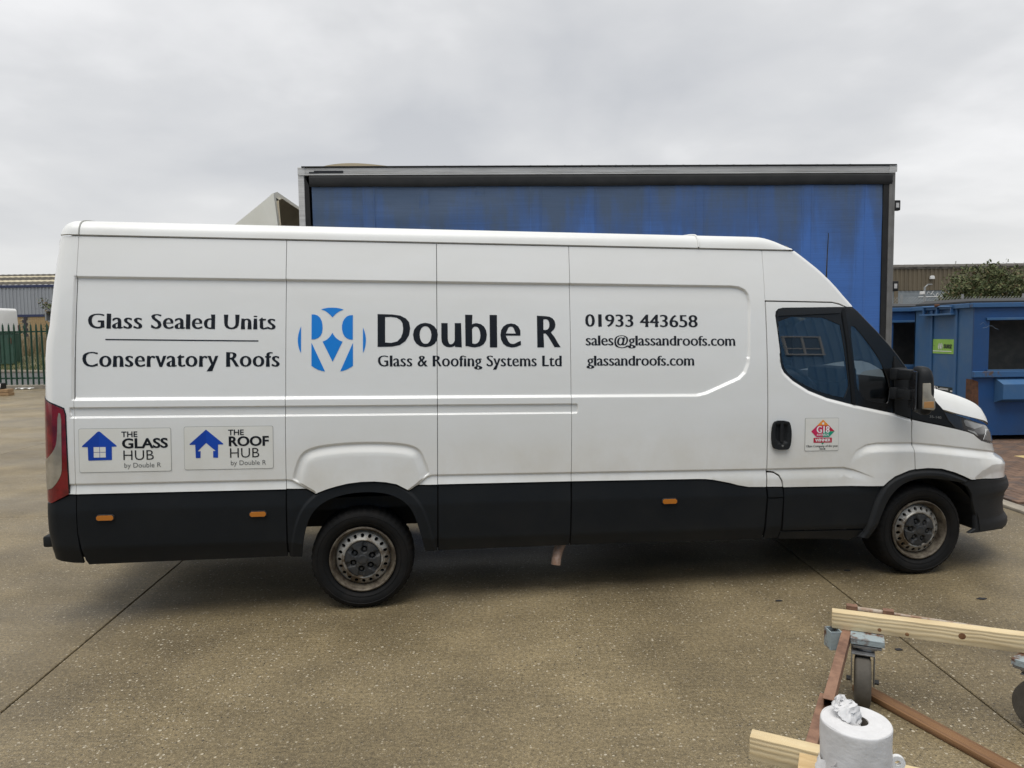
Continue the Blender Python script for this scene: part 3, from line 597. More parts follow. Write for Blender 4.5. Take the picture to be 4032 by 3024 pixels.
    panel('inner_liner', [(2.84, 2.064), (3.44, 2.075), (3.50, 2.078), (3.42, 2.16), (2.84, 2.16)], make_pos(rel=None, extra=.030, mirror=mir), 'dark', VAN, thick=0, gap=0, **A)
    MB().bx(4.585, 4.60, .03 if not mir else 1.35, .56 if not mir else 1.88, .31, .78).build('liner_wall', 'dark', VAN)
    # side marker lamps
    for (x0, x1, y0, y1) in ((-1.641, -1.531, .664, .705), (-.707, -.597, .662, .703), (2.076, 2.188, .674, .716)):
        c_ = .012; oc = [(x0 + c_, y0), (x1 - c_, y0), (x1, y0 + c_), (x1, y1 - c_), (x1 - c_, y1), (x0 + c_, y1), (x0, y1 - c_), (x0, y0 + c_)]
        mk = panel('side_marker', oc, make_pos(base=d0c, rel=None, extra=-.016, mirror=mir), 'rubber', VAN, thick=.012, gap=0, sx=.05, **A)
        panel('amber_lens', list(inset(oc, .005)), make_pos(base=d0c, rel=None, extra=-.020, mirror=mir), 'amber', mk, thick=.006, gap=0, sx=.03, sw=.02, **A)
    # door handle: recessed black plate with an upright grip
    hp = panel('door_handle', smooth_poly([(2.905, 1.256), (2.990, 1.254), (3.012, 1.236), (3.024, 1.17), (3.019, 1.085), (3.004, 1.052), (2.985, 1.047), (2.905, 1.049), (2.884, 1.075), (2.876, 1.14), (2.882, 1.22)], 1), make_pos(rel=lambda a, w: .019 * sst((sd_in(np.stack([a, w], -1), [(2.902, 1.235), (2.998, 1.235), (3.004, 1.17), (2.998, 1.10), (2.985, 1.088), (2.92, 1.088), (2.897, 1.12), (2.895, 1.19)])) / .022), extra=-.023, mirror=mir), 'cladrough', door, gs(([(2.89, 1.05), (2.89, 1.25)], list(np.arange(0, -.14, -.008)), .008)), gap=0, sx=.02, sw=.02, thick=.024, **A)
    panel('grip', smooth_poly([(2.938, 1.250), (2.962, 1.250), (2.966, 1.17), (2.966, 1.105), (2.950, 1.098), (2.934, 1.106), (2.934, 1.17)], 1), make_pos(rel=lambda a, w: .014 * (np.abs(a - 2.950) / .016) ** 2, extra=-.030, mirror=mir), 'cladrough', hp, gs(([(2.950, 1.1), (2.950, 1.25)], [0, .005, .01, -.005, -.01], .02)), gap=0, thick=.014, **A)
    panel('lock', [(2.955 + .008 * math.cos(t), 1.076 + .008 * math.sin(t)) for t in np.arange(0, 6.2, .6)], make_pos(rel=None, extra=-.0255, mirror=mir), 'dgrey', hp, gap=0, thick=.003, **A)
def yside(w): return -.05 + float(d0(np.array(w)))
# roof: cap, rear corner cap and cab front cap, then the sloping cab front
def roof_prof(wtop=0.0):
    return [(.158, 2.481), (.162, 2.50), (.168, 2.52), (.177, 2.538), (.190, 2.553), (.210, 2.566), (.235, 2.575), (.27, 2.582), (.33, 2.590), (.45, 2.600), (.70, 2.612), (1.005, 2.616)]
def roof_part(name, us, fn=None):
    mb = MB(); rows = []
    for u in us:
        pr = [fn(u, d, w) if fn else (u, d, w) for d, w in roof_prof()]
        near = [bp(p[0], -.05 + p[1], p[2]) for p in pr]; far = [bp(p[0], 2 * YC + .05 - p[1], p[2]) for p in pr[:-1]]
        rows.append([bp(pr[0][0], -.05 + pr[0][1] + .02, pr[0][2] - .004)] + near + far[::-1] + [bp(pr[0][0], 2 * YC + .05 - pr[0][1] - .02, pr[0][2] - .004)])
    mb.grid(rows); o = mb.build(name, 'roofpaint', VAN, smooth=35)
    return o
roof_part('roof', list(np.linspace(-1.752, 2.368, 24)))
def rear_cap(u, d, w):
    k = (w - 2.481) / .135; ue = -1.897 + .035 * max(0, k); uu = max(u, -1.897) ; f_ = (uu + 1.759) / (-1.897 + 1.759); un = -1.759 + f_ * (ue + 1.759); t = min(1.0, max(0, (-1.807 - un) / .09)) if ue <= un else 1.0
    t = min(.999, max(0, (un - (ue + .09)) / -.09))
    return (un, d + .09 * (1 - math.sqrt(1 - t * t)), w - .02 * t * t * max(0, k))
roof_part('roof_rear_cap', list(np.linspace(-1.897, -1.80, 14)) + [-1.78, -1.759], rear_cap)
def front_cap(u, d, w):
    t = max(0, (u - 2.84) / .235); k = (w - 2.481) / .135
    return (u - .05 * (1 - k) * 0, d, w - max(0, k) * min(.110, .110 * t ** 1.8))
roof_part('roof_front_cap', [2.375, 2.5, 2.65, 2.80, 2.86, 2.90, 2.94, 2.97, 3.0, 3.03, 3.055, 3.082], front_cap)
mb = MB()
for u in (2.3705,):
    pts = [bp(u, -.05 + d - .004, w + .004) for d, w in roof_prof()]; mb.tube(pts, .006, 6)
mb.build('roof_seam_bead', 'roofpaint', VAN, smooth=60)
mb = MB(); mb.tube([bp(-1.7555, -.05 + d - .001, w + .002) for d, w in roof_prof()], .0045, 6); mb.build('roof_seam_bead', 'magedge', VAN, smooth=60)
mb = MB()
for sgn in (0, 1):
    yy = lambda d: (-.05 + d) if sgn == 0 else (2 * YC + .05 - d)
    mb.grid([[bp(u, yy(.166), 2.470), bp(u, yy(.190), 2.477), bp(u, yy(.170), 2.4825)] for u in np.linspace(-1.81, 3.08, 30)])
mb.build('rain_gutter', 'dark', VAN)
mb = MB(); mb.tube([bp(u, yside(2.476) - .002 + .004, 2.4765) for u in np.linspace(-1.80, 3.06, 30)], .0028, 6); mb.build('gutter_strip', 'roofpaint', VAN, smooth=60)
def across(line, bulge, inset_=.0, n=17):
    rows = []
    for (u, w) in line:
        ys = yside(w) + inset_; half = YC - ys; r = []
        for k in range(n):
            s = -1 + 2 * k / (n - 1); s = math.copysign(abs(s) ** .8, s)
            r.append(bp(u + bulge * (1 - s * s) ** 2, YC + s * half, w))
        rows.append(r)
    return rows
FEs = [(3.02, 2.495), (3.05, 2.512)] + [p for p in FE if 3.06 < p[0] < 3.53] + [(3.538, 2.072)]
MB().grid(across(FEs, .10, .0347)).build('cab_front_slope', 'roofpaint', VAN, smooth=50)
FEw = [(3.531, 2.071)] + [p for p in FE if 3.545 < p[0] < 3.97] + [(3.985, 1.572), (4.09, 1.42)]
MB().grid(across(FEw, .12, .06)).build('windscreen', 'screen', VAN, smooth=50)
for sgn in (0, 1):
    f = (lambda p: p) if sgn == 0 else (lambda p: Vector((p.x, 2 * YC - p.y, p.z)))
    mb = MB(); mb.grid([[f(bp(u - .020, yside(w) + .016, w - .020)), f(bp(u - .004, yside(w) + .020, w - .004)), f(bp(u + .006, yside(w) + .035, w + .004)), f(bp(u + .012, yside(w) + .075, w + .003))] for u, w in FEw])
    mb.build('windscreen_pillar', 'cladrough', VAN, smooth=60)
# bonnet
BL = [(4.145, 1.398), (4.22, 1.318), (4.378, 1.275), (4.503, 1.236), (4.60, 1.205)]
rows = []
for v in np.linspace(0, 1, 26):
    u = 4.03 + .80 * v
    e_w = float(np.interp(u, [4.02, 4.15, 4.22, 4.36, 4.46, 4.56, 4.66, 4.75, 4.83], [1.47, 1.402, 1.326, 1.288, 1.265, 1.243, 1.222, 1.195, 1.16]))
    y_e = float(np.interp(u, [4.02, 4.2, 4.36, 4.46, 4.56, 4.66, 4.75, 4.83], [.05, .0, .006, .018, .038, .075, .14, .24]))
    c_w = float(np.interp(u, [4.02, 4.2, 4.35, 4.45, 4.52, 4.60, 4.66, 4.71, 4.76, 4.80, 4.83], [1.525, 1.476, 1.432, 1.402, 1.378, 1.345, 1.310, 1.270, 1.222, 1.185, 1.15]))
    r = []
    for k in range(33):
        q = -1 + 2 * k / 32; q = math.copysign(1 - (1 - abs(q)) ** 1.6, q); half = YC - y_e; y = YC + q * half; t = min(1.0, (half - abs(q) * half) / .13)
        r.append(bp(u + .24 * v * (1 - abs(q) ** 2.2), y, e_w + max(0, c_w - e_w) * (1 - (1 - t) ** 2.4) + .02 * (1 - q * q)))
    rows.append(r)
MB().grid(rows).build('bonnet', 'roofpaint', VAN, smooth=60)
# rear doors, rear bumper step, floor, chassis
for k in (0, 1):
    yo0, yo1 = (.09, .953) if k == 0 else (.957, 1.82)
    dr = MB().prism([(-1.90, .84), (-1.956, .84), (-1.956, 1.72), (-1.930, 1.92), (-1.912, 2.22), (-1.892, 2.46), (-1.84, 2.46)], yo0 + .06 * (k == 0), yo1 - .06 * (k == 1), lambda a, b, z: tuple(bp(a, z, b))).build('rear_door', 'paint', VAN, bev=.008, smooth=40)
    MB().box(bp(-1.935, (yo0 + yo1) / 2, 2.0), (.02, .5, .42)).build('rear_window', 'blackgloss', dr, bev=.004)
    MB().box(bp(-1.965, .90 if k == 0 else 1.01, 1.40), (.03, .035, .22)).build('door_handle', 'clad', dr, bev=.006)
MB().box((-2.0, YC, .535), (.05, 1.6, .14)).build('rear_bumper', 'clad', VAN, bev=.02, smooth=40)
MB().box((-1.985, YC, .530), (.13, 1.70, .075)).build('bumper_step', 'cladrough', VAN, bev=.014, smooth=40)
mb = MB(); mb.bx(-1.93, 3.55, .12, 1.79, .66, .74); mb.bx(-1.8, 4.6, .42, .52, .50, .64); mb.bx(-1.8, 4.6, 1.40, 1.50, .50, .64)
mb.bx(.62, 3.30, .22, 1.70, .31, .655); mb.bx(-1.75, -.55, .30, 1.60, .36, .655)  # boxes added below the floor to block light and darken the ground there
mb.build('chassis_and_light_block', 'under', VAN)
mb = MB(); mb.bx(3.55, 4.6, .30, 1.62, .42, .98); mb.build('engine_bay', 'under', VAN)
for sgn in (0, 1):
    for cx, r0 in ((0.0, .50), (4.1, .47)):
        mb = MB(); yy = [(-.03, .36), (1.55, 1.94)][sgn]
        for t0 in range(14):
            a0, a1 = [(.015 + .97 * (t0 + q) / 14) * PI for q in (0, 1)]
            if cx < 1 : a0, a1 = [(.20 + .60 * (t0 + q) / 14) * PI for q in (0, 1)]
            p = [(cx + r0 * math.cos(a), .345 - .012 * cx + r0 * math.sin(a) * .98) for a in (a0, a1)]
            mb.add([(p[0][0], yy[0], p[0][1]), (p[1][0], yy[0], p[1][1]), (p[1][0], yy[1], p[1][1]), (p[0][0], yy[1], p[0][1])], [(0, 1, 2, 3)])
        mb.build('wheel_liner', 'under', VAN, fix=False); MB().box((cx, [.37, 1.54][sgn], .74), (.95, .02, .42)).build('liner_wall', 'under', VAN)

for yy in (.47, 1.45): MB().beam((-1.0, yy, .50), (.85, yy, .47), .07, .05).build('leaf_spring', 'under', VAN)
mb = MB(); mb.tube([(0, .3, .345), (0, 1.6, .345)], .07, 12); mb.lathe([(.02, -.16), (.17, -.1), (.19, 0), (.17, .1), (.02, .16)], 20, (0, .95, .345)); mb.build('rear_axle', 'under', VAN); MB().tube([(4.1, .3, .33), (4.1, 1.6, .33)], .05, 10).build('front_axle', 'under', VAN)
mb = MB(); mb.tube([bp(1.62, .30, .44), bp(1.50, .22, .42), bp(1.43, .15, .395), bp(1.39, .10, .365), bp(1.365, .075, .325), bp(1.352, .060, .280), bp(1.345, .052, .235)], .034, 14)
mb.build('exhaust_pipe', 'exhaust', VAN, smooth=50)
# aerial
MB().tube([bp(3.347, .10, 2.25), bp(3.3475, .10, 2.30), bp(3.349, .10, 2.45), bp(3.353, .10, 2.605)], [.009, .0055, .0036, .003], 6).build('aerial', 'dblack', VAN)
# cab interior
mb = MB(); mb.bx(3.56, 4.06, .10, 1.81, .90, 1.47); mb.build('dashboard', 'seat', VAN, bev=.05, smooth=40, seg=3)
mb = MB(); mb.box((3.62, .42, 1.50), (.18, .42, .12)); mb.build('instrument_cowl', 'seat', VAN, bev=.03, smooth=40)
mb = MB(); R_ = Matrix.Rotation(math.radians(-38), 3, 'Y'); ring = [R_ @ Vector((0, .20 * math.cos(t), .20 * math.sin(t))) + Vector((3.40, .46, 1.40)) for t in np.linspace(0, 2 * PI, 33)]
mb.tube(ring, .015, 8, caps=False)
for t in (0, PI, 1.5 * PI): mb.tube([R_ @ Vector((0, 0, 0)) + Vector((3.42, .46, 1.40)), R_ @ Vector((0, .2 * math.cos(t), .2 * math.sin(t))) + Vector((3.40, .46, 1.40))], .014, 6)
mb.tube([(3.42, .46, 1.40), (3.58, .46, 1.30)], .05, 8); mb.build('steering_wheel', 'seat', VAN, smooth=50)
for yc in (.45, 1.10, 1.48):
    mb = MB(); mb.box((2.93, yc, 1.02), (.50, .46 if yc < 1 else .38, .16)); mb.box((2.75, yc, 1.38), (.12, .46 if yc < 1 else .38, .62), m=Matrix.Rotation(math.radians(-10), 3, 'Y')); mb.box((2.69, yc, 1.78), (.08, .26, .18)); mb.build('cab_seat', 'seat', VAN, bev=.04, smooth=40, seg=3)
MB().bx(2.56, 2.59, .12, 1.79, .74, 2.4).build('bulkhead', 'trimgrey', VAN)
MB().bx(2.6, 3.30, .22, 1.69, 2.16, 2.19).build('cab_headlining', 'trimgrey', VAN)
MB().bx(2.6, 4.0, .1, 1.80, .70, .78).build('cab_floor', 'seat', VAN)
# door mirror on two arms
for mir in (False, True):
    f = (lambda p: Vector(p)) if not mir else (lambda p: Vector((p[0], 2 * YC - p[1], p[2])))
    mr = bpy.data.objects.new('door_mirror', None); mr.empty_display_size = .1; link(mr, VAN)
    mr.location = f((3.885, -.262, 1.415))
    sg = -1 if not mir else 1
    Rz = Matrix.Rotation(math.radians(-24 if not mir else 24), 3, 'Z')
    mb = MB(); secs = []
    for z, tx, ly, ox in ((-.165, .05, .085, .0), (-.150, .085, .108, 0), (-.11, .108, .120, 0), (0, .118, .122, .0), (.09, .110, .120, -.002), (.135, .096, .112, -.006), (.158, .070, .092, -.010), (.166, .04, .06, -.012)):
        rg = []
        for k in range(24):
            t = 2 * PI * k / 24; c_, s_ = math.cos(t), math.sin(t); rg.append(Rz @ Vector((ox + tx / 2 * math.copysign(abs(c_) ** .6, c_), ly * math.copysign(abs(s_) ** .6, s_), z)))
        secs.append(rg + [rg[0]])
    mb.grid(secs); mb.add(secs[0][:-1], [tuple(range(24))]); mb.add(secs[-1][:-1], [tuple(range(24))]); mb.build('mirror_housing', 'cladrough', mr, smooth=50)
    MB().box(Rz @ Vector((-.060, .0, -.0)), (.010, .20, .27), m=Rz).build('mirror_glass', 'lampdark', mr, bev=.004)
    lens = [(-.028, .055), (.022, .058), (.026, -.02), (.050, -.05), (.052, -.115), (.044, -.128), (-.026, -.120)]
    fn = lambda a, b, z: Rz @ Vector((a, sg * z, b))
    mb = MB(); mb.prism(lens, .110, .1275, fn); il = mb.build('indicator_lens', 'clearlens', mr, bev=.004, smooth=40)
    mb = MB(); mb.prism([(-.018, -.070), (.042, -.066), (.044, -.112), (-.018, -.113)], .115, .1290, fn); mb.build('amber_insert', 'amberdull', il, bev=.003)
    for z in (.105, -.035):
        mb = MB(); mb.box((-.035, -sg * .125, z), (.085, .20, .070)); mb.box((-.045, -sg * .19, z), (.10, .07, .085)); mb.build('mirror_arm', 'cladrough', mr, bev=.012, smooth=40)

# wheels
def make_wheel(name):
    w = bpy.data.objects.new(name, None); w.empty_display_size = .2; link(w, VAN)
    prof = [(.222, .018), (.240, .002), (.262, -.012), (.290, -.018), (.315, -.012), (.331, .004), (.3405, .022), (.3445, .05), (.347, .12), (.3445, .19), (.331, .236), (.29, .256), (.24, .24), (.222, .215)]
    mb = MB(); SEG = 144; n = len(prof); vs = []
    for k in range(SEG):
        t = 2 * PI * k / SEG
        for i, (r, a) in enumerate(prof):
            rr = r - (.0055 if (k % 3 == 0 and 5 <= i <= 7) else 0) - (.005 if (k % 3 == 0 and i in (8, 9)) else 0)
            x, z = rr * math.cos(t), rr * math.sin(t); z = max(z, -.3385)
            vs.append((x, a, z))
    fs = [(k * n + i, ((k + 1) % SEG) * n + i, ((k + 1) % SEG) * n + i + 1, k * n + i + 1) for k in range(SEG) for i in range(n - 1)]
    mb.add(vs, fs); ty = mb.build('tyre', 'tyre', w, smooth=40)
    mb = MB()
    for r in (.252, .300): mb.lathe([(r - .003, -.010 if r < .28 else -.0165), (r, -.0125 if r < .28 else -.0195), (r + .003, -.0125 if r < .28 else -.0165)], 96)
    mb.build('sidewall_rib', 'tyre', ty, smooth=60)
    mb = MB(); mb.lathe([(.222, .012), (.222, .0), (.214, -.004), (.207, .001), (.203, .012), (.194, .035), (.186, .055), (.184, .062)], 72); rm = mb.build('rim', 'rimdark', w, smooth=40)
    # disc with round holes
    HO = 20; rh = .0118; rc = .156; mb = MB(); mb.lathe([(.186, .060), (.182, .050), (.174, .040)], 80); mb.lathe([(.139, .020), (.132, .012), (.124, .014), (.114, .034), (.10, .05)], 80); mb.lathe([(.185, .09), (.10, .09)], 40)
    for h in range(HO):
        t0 = 2 * PI * h / HO; dt = PI / HO; pts_o = []; ppc = 6
        def dpt(r, t): s_ = (r - .139) / (.174 - .139); return (r * math.cos(t), .020 + .020 * s_, r * math.sin(t))
        outer = [(.139, t0 - dt + 2 * dt * i / ppc) for i in range(ppc)] + [(.139 + .035 * i / 4, t0 + dt) for i in range(4)] + [(.174, t0 + dt - 2 * dt * i / ppc) for i in range(ppc)] + [(.174 - .035 * i / 4, t0 - dt) for i in range(4)]
        inner = []
        for (r, t) in outer:
            ax, az = r * math.cos(t - t0) - rc, r * math.sin(t - t0); an = math.atan2(az, ax); px_, pz_ = rc + rh * 1.15 * math.cos(an), rh * math.sin(an); inner.append((math.hypot(px_, pz_), t0 + math.atan2(pz_, px_)))
        m_ = len(outer); V_ = [dpt(*q) for q in outer] + [dpt(*q) for q in inner] + [(lambda p: (p[0], p[1] + .02, p[2]))(dpt(*q)) for q in inner]
        mb.add(V_, [(i, (i + 1) % m_, m_ + (i + 1) % m_, m_ + i) for i in range(m_)] + [(m_ + i, m_ + (i + 1) % m_, 2 * m_ + (i + 1) % m_, 2 * m_ + i) for i in range(m_)])
    mb.build('wheel_disc', 'rim', w, smooth=40)
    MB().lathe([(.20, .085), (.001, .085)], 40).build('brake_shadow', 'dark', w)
    # centre cap with six pockets
    def caprel(x, z):
        r = math.hypot(x, z); t = math.atan2(z, x); y = -.004 + .010 * (r / .118) ** 2
        for k in range(6):
            a = k * PI / 3 + .35; d = math.hypot(x - .066 * math.cos(a), z - .066 * math.sin(a)); y += .030 * float(sst(np.array((.0235 - d) / .008)))
            rad = (x * math.cos(a) + z * math.sin(a)); tan = abs(-x * math.sin(a) + z * math.cos(a))
            if rad > .066 and tan < .020: y += .016 * float(sst(np.array((.020 - tan) / .008))) * float(sst(np.array((rad - .066) / .01)))
        if r < .031: y -= .004
        return y
    rows = []
    for r in np.linspace(.0005, .117, 30):
        rows.append([(r * math.cos(t), caprel(r * math.cos(t), r * math.sin(t)), r * math.sin(t)) for t in np.linspace(0, 2 * PI, 97)])
    rows.append([(.119 * math.cos(t), .03, .119 * math.sin(t)) for t in np.linspace(0, 2 * PI, 97)])
    cp = MB().grid(rows).build('hub_cap', 'hubcap', w, smooth=60)
    for k in range(6):
        a = k * PI / 3 + .35; MB().lathe([(.001, -.012), (.010, -.012), (.0115, -.009), (.0115, .014)], 6, (.066 * math.cos(a), .022, .066 * math.sin(a))).build('wheel_nut', 'hubcap', cp)
    return w
wh = make_wheel('wheel'); wh.location = (0, 0, .3385)
for loc, rz, ry in (((4.1, .004, .3385), 0, .5), ((0, 2 * YC, .3385), PI, .2), ((4.1, 2 * YC, .3385), PI, .9)):
    c_ = copy_tree(wh, VAN); c_.location = loc; c_.rotation_euler = (0, 0, rz)
    for ch in c_.children:
        if ch.name.split('.')[0] in ('wheel_disc', 'hub_cap'): ch.rotation_euler = (0, ry, 0)

# ------------------------------------------------------------------ lettering on the van
def text_flat(body, emb=0.0, flare=0.0, offset=0.0, spacing=1.0, res=4, xk=1.0):
    c = bpy.data.curves.new('t', 'FONT'); c.body = body; c.offset = offset; c.space_character = spacing; c.resolution_u = res
    o = bpy.data.objects.new('t', c); COL.objects.link(o); bpy.context.view_layer.update()
    ev = o.evaluated_get(bpy.context.evaluated_depsgraph_get()); me = ev.to_mesh()
    V = arr([v.co[:2] for v in me.vertices]); F = [tuple(p.vertices) for p in me.polygons]; ev.to_mesh_clear()
    bpy.data.objects.remove(o); bpy.data.curves.remove(c)
    F = [f if area2(V[list(f)]) > 0 else f[::-1] for f in F]
    if emb:
        cnt = {}
        for f in F:
            for i in range(len(f)): k = (f[i], f[(i + 1) % len(f)]); cnt[k] = 1
        N = np.zeros_like(V)
        for (a, b) in cnt:
            if (b, a) not in cnt:
                d = V[b] - V[a]; n = arr((d[1], -d[0])); N[a] += n; N[b] += n
        N /= np.maximum(np.hypot(N[:, 0], N[:, 1])[:, None], 1e-9)
        t = np.clip(V[:, 1] / CAPH * 2 - 1, -1.3, 1.3)
        V[:, 0] += emb * N[:, 0] * (1 + flare * t ** 4); V[:, 1] -= min(.42 * emb, .011) * N[:, 1]
    if xk != 1.0:
        y = V[:, 1].copy(); V[:, 1] = np.where(y <= 0, y * .9, np.where(y <= XH, y * xk, XH * xk + (y - XH) * (CAPH - XH * xk) / (CAPH - XH)))
    return V, F
CAPH = 1.0; XH = .5
_v, _f = text_flat('H'); CAPH = _v[:, 1].max(); _v, _f = text_flat('x'); XH = _v[:, 1].max()
POSL = make_pos(extra=-.0016)
def surf_mesh(name, V2, F, mat, parent, pos=None, prop=None):
    V = (pos or POSL)(V2[:, 0], V2[:, 1]); me = bpy.data.meshes.new(name); me.from_pydata([tuple(v) for v in V], [], F); me.update()
    bm = bmesh.new(); bm.from_mesh(me)
    for fc in bm.faces:
        fc.normal_update()
        if fc.normal.y > 0: fc.normal_flip()
    bm.to_mesh(me); bm.free()
    me.materials.append(MATS[mat]); o = bpy.data.objects.new(name, me); link(o, parent)
    if prop: o['label'] = prop
    return o
def letter(body, u0, u1, base, cap, mat='dblack', parent=VAN, emb=.030, flare=.75, offset=0.0, spacing=1.0, pos=None, rot=0.0, name='lettering', prop=None, xk=1.0):
    V, F = text_flat(body, emb, flare, offset, spacing, xk=xk); lo, hi = V[:, 0].min(), V[:, 0].max()
    X = u0 + (V[:, 0] - lo) / (hi - lo) * (u1 - u0); Y = V[:, 1] * cap / CAPH
    W_ = base + Y + math.tan(rot) * (X - u0)
    return surf_mesh(name, np.c_[X, W_], F, mat, parent, pos, prop)
def flat_poly(poly, mat, parent, pos=None, name='emblem_piece', thick_step=.02, sm=0):
    P = resample(smooth_poly(poly, sm) if sm else poly, thick_step)
    vo, _, fo, *_r = delaunay_2d_cdt([Vector(p) for p in P], [], [list(range(len(P)))], 1, 1e-6)
    return surf_mesh(name, arr([(v.x, v.y) for v in vo]), [tuple(f) for f in fo], mat, parent, pos)
letter('Glass Sealed Units', -1.688, -.538, 1.8825, .095, emb=.027, spacing=1.07, prop='black words Glass Sealed Units', xk=1.13)
letter('Conservatory Roofs', -1.717, -.511, 1.640, .095, emb=.027, spacing=1.07, prop='black words Conservatory Roofs', xk=1.13)
flat_poly([(-1.582, 1.817), (-1.582, 1.8095), (-.646, 1.8035), (-.646, 1.811)], 'dblack', VAN, name='underline', thick_step=.1)
letter('Double', .119, 1.084, 1.769, .221, emb=.024, spacing=1.05, flare=.5, offset=0.0, prop='large black word Double', xk=1.13)
letter('R', 1.196, 1.359, 1.769, .219, emb=.024, flare=.5, offset=0.0, prop='large black letter R')
letter('Glass & Roofing Systems Ltd', .121, 1.365, 1.641, .0725, emb=.024, spacing=1.05, prop='black words Glass and Roofing Systems Ltd', xk=1.13)
letter('01933 443658', 1.535, 2.348, 1.9145, .086, emb=.022, prop='black telephone number')
letter('sales@glassandroofs.com', 1.535, 2.624, 1.785, .068, emb=.022, prop='black email address', xk=1.13)
letter('glassandroofs.com', 1.538, 2.316, 1.645, .068, emb=.022, prop='black web address', xk=1.13)
# the twin-R emblem
EM = bpy.data.objects.new('emblem', None); EM.empty_display_size = .1; link(EM, VAN, label='round blue emblem of two mirrored letters R')
def ec(pts): return [(-.397 + (x - 133) * .44 / 495, 2.029 - (y - 205) * .422 / 465) for x, y in pts]
def circ(cx, cy, r, a0, a1, n=14): return [(cx + r * math.cos(a0 + (a1 - a0) * i / n), cy + r * math.sin(a0 + (a1 - a0) * i / n)) for i in range(n + 1)]
for pts in ([(300, 218), (325, 211), (352, 206), (383, 205), (412, 206), (440, 211), (465, 218), (437, 229), (412, 246), (394, 263), (383, 277), (371, 262), (354, 246), (330, 229)],
            [(157, 342), (146, 370), (138, 400), (134, 430), (134, 455), (138, 485), (146, 512), (157, 537)],
            [(606, 348), (617, 375), (624, 403), (628, 432), (627, 458), (623, 487), (616, 512), (606, 535)],
            [(232, 255), (255, 256), (275, 263), (293, 279), (305, 302), (311, 330), (312, 360), (308, 388), (296, 412), (279, 427), (258, 435), (232, 437)],
            [(532, 258), (508, 260), (488, 268), (471, 284), (459, 307), (453, 335), (453, 362), (459, 390), (471, 413), (488, 428), (508, 436), (532, 438)],
            [(383, 387), (393, 405), (407, 423), (424, 437), (440, 446), (457, 452), (385, 598), (312, 452), (328, 446), (344, 437), (359, 423), (373, 405)],
            [(232, 460), (330, 668), (305, 664), (280, 656), (255, 643), (232, 628)], [(533, 460), (533, 628), (510, 643), (486, 655), (463, 663), (440, 668)]):
    flat_poly(ec(pts), 'dblue', EM)
# two magnetic stickers low on the rear panel
def rrect(cx, cy, w, h, r, rot=0.0, n=5):
    out = []
    for sx, sy, a0 in ((1, 1, 0), (-1, 1, PI / 2), (-1, -1, PI), (1, -1, 1.5 * PI)):
        for i in range(n + 1):
            a = a0 + PI / 2 * i / n; x = sx * (w / 2 - r) + r * math.cos(a); y = sy * (h / 2 - r) + r * math.sin(a); out.append((cx + x * math.cos(rot) - y * math.sin(rot), cy + x * math.sin(rot) + y * math.cos(rot)))
    return out
PE = lambda e_: make_pos(extra=e_)
def hub(cx, cy, word, apex, rot, lab):
    st = panel('sticker', rrect(cx, cy, .552, .279, .012, rot), PE(-.0015), 'magedge', VAN, thick=.001, gap=0, prop=lab)
    panel('sticker_face', rrect(cx, cy, .5475, .2745, .011, rot), PE(-.0028), 'magnet', st, thick=0, gap=0)
    return st
s1 = hub(-1.456, 1.114, 'GLASS', -1.611, 0, 'off-white sticker of a blue house with a window')
s2 = hub(-.826, 1.119, 'ROOF', -.966, 0, 'off-white sticker of a blue house with an open doorway')
P2 = PE(-.0042); P3 = PE(-.0054)
flat_poly([(-1.611, 1.235), (-1.604, 1.233), (-1.507, 1.144), (-1.507, 1.138), (-1.536, 1.137), (-1.536, 1.057), (-1.540, 1.053), (-1.611, 1.052)], 'dnavy', s1, P2, 'blue_house')
flat_poly([(-1.611, 1.235), (-1.618, 1.233), (-1.711, 1.144), (-1.711, 1.138), (-1.678, 1.137), (-1.677, 1.055), (-1.673, 1.051), (-1.611, 1.052)], 'dnavy2', s1, P2, 'blue_house')
for (a0, a1) in ((-1.643, -1.609), (-1.606, -1.572)):
    for (b0, b1) in ((1.070, 1.1015), (1.1045, 1.136)): flat_poly([(a0, b0), (a1, b0), (a1, b1), (a0, b1)], 'magnet', s1, P3, 'window_print')
flat_poly([(-.966, 1.239), (-1.067, 1.147), (-1.067, 1.142), (-1.033, 1.142), (-1.031, 1.059), (-1.028, 1.056), (-1.002, 1.056), (-1.001, 1.100), (-1.019, 1.100), (-.966, 1.153)], 'dnavy2', s2, P2, 'blue_house')
flat_poly([(-.966, 1.239), (-.861, 1.147), (-.861, 1.142), (-.893, 1.142), (-.894, 1.059), (-.897, 1.056), (-.924, 1.057), (-.924, 1.100), (-.908, 1.100), (-.966, 1.153)], 'dnavy', s2, P2, 'blue_house')
for st, x0, x1a, x1b, x1c, x1d, word in ((s1, -1.478, -1.382, -1.199, -1.286, -1.243, 'GLASS'), (s2, -.830, -.733, -.577, -.638, -.596, 'ROOF')):
    o_ = .004 if st is s2 else 0
    kw = dict(parent=st, pos=P2, flare=0)
    letter('THE', x0, x1a, 1.1975 + o_, .034, emb=0, offset=.018, **kw)
    letter(word, x0 + .003, x1b, 1.127 + o_, .060, emb=.012, offset=.024, **kw)
    letter('HUB', x0 + .010, x1c, 1.0505 + o_, .062, emb=0, offset=-.006, **kw)
    letter('by Double R', x0 + .014, x1d, 1.0025 + o_, .030, mat='dgrey', emb=0, **kw)
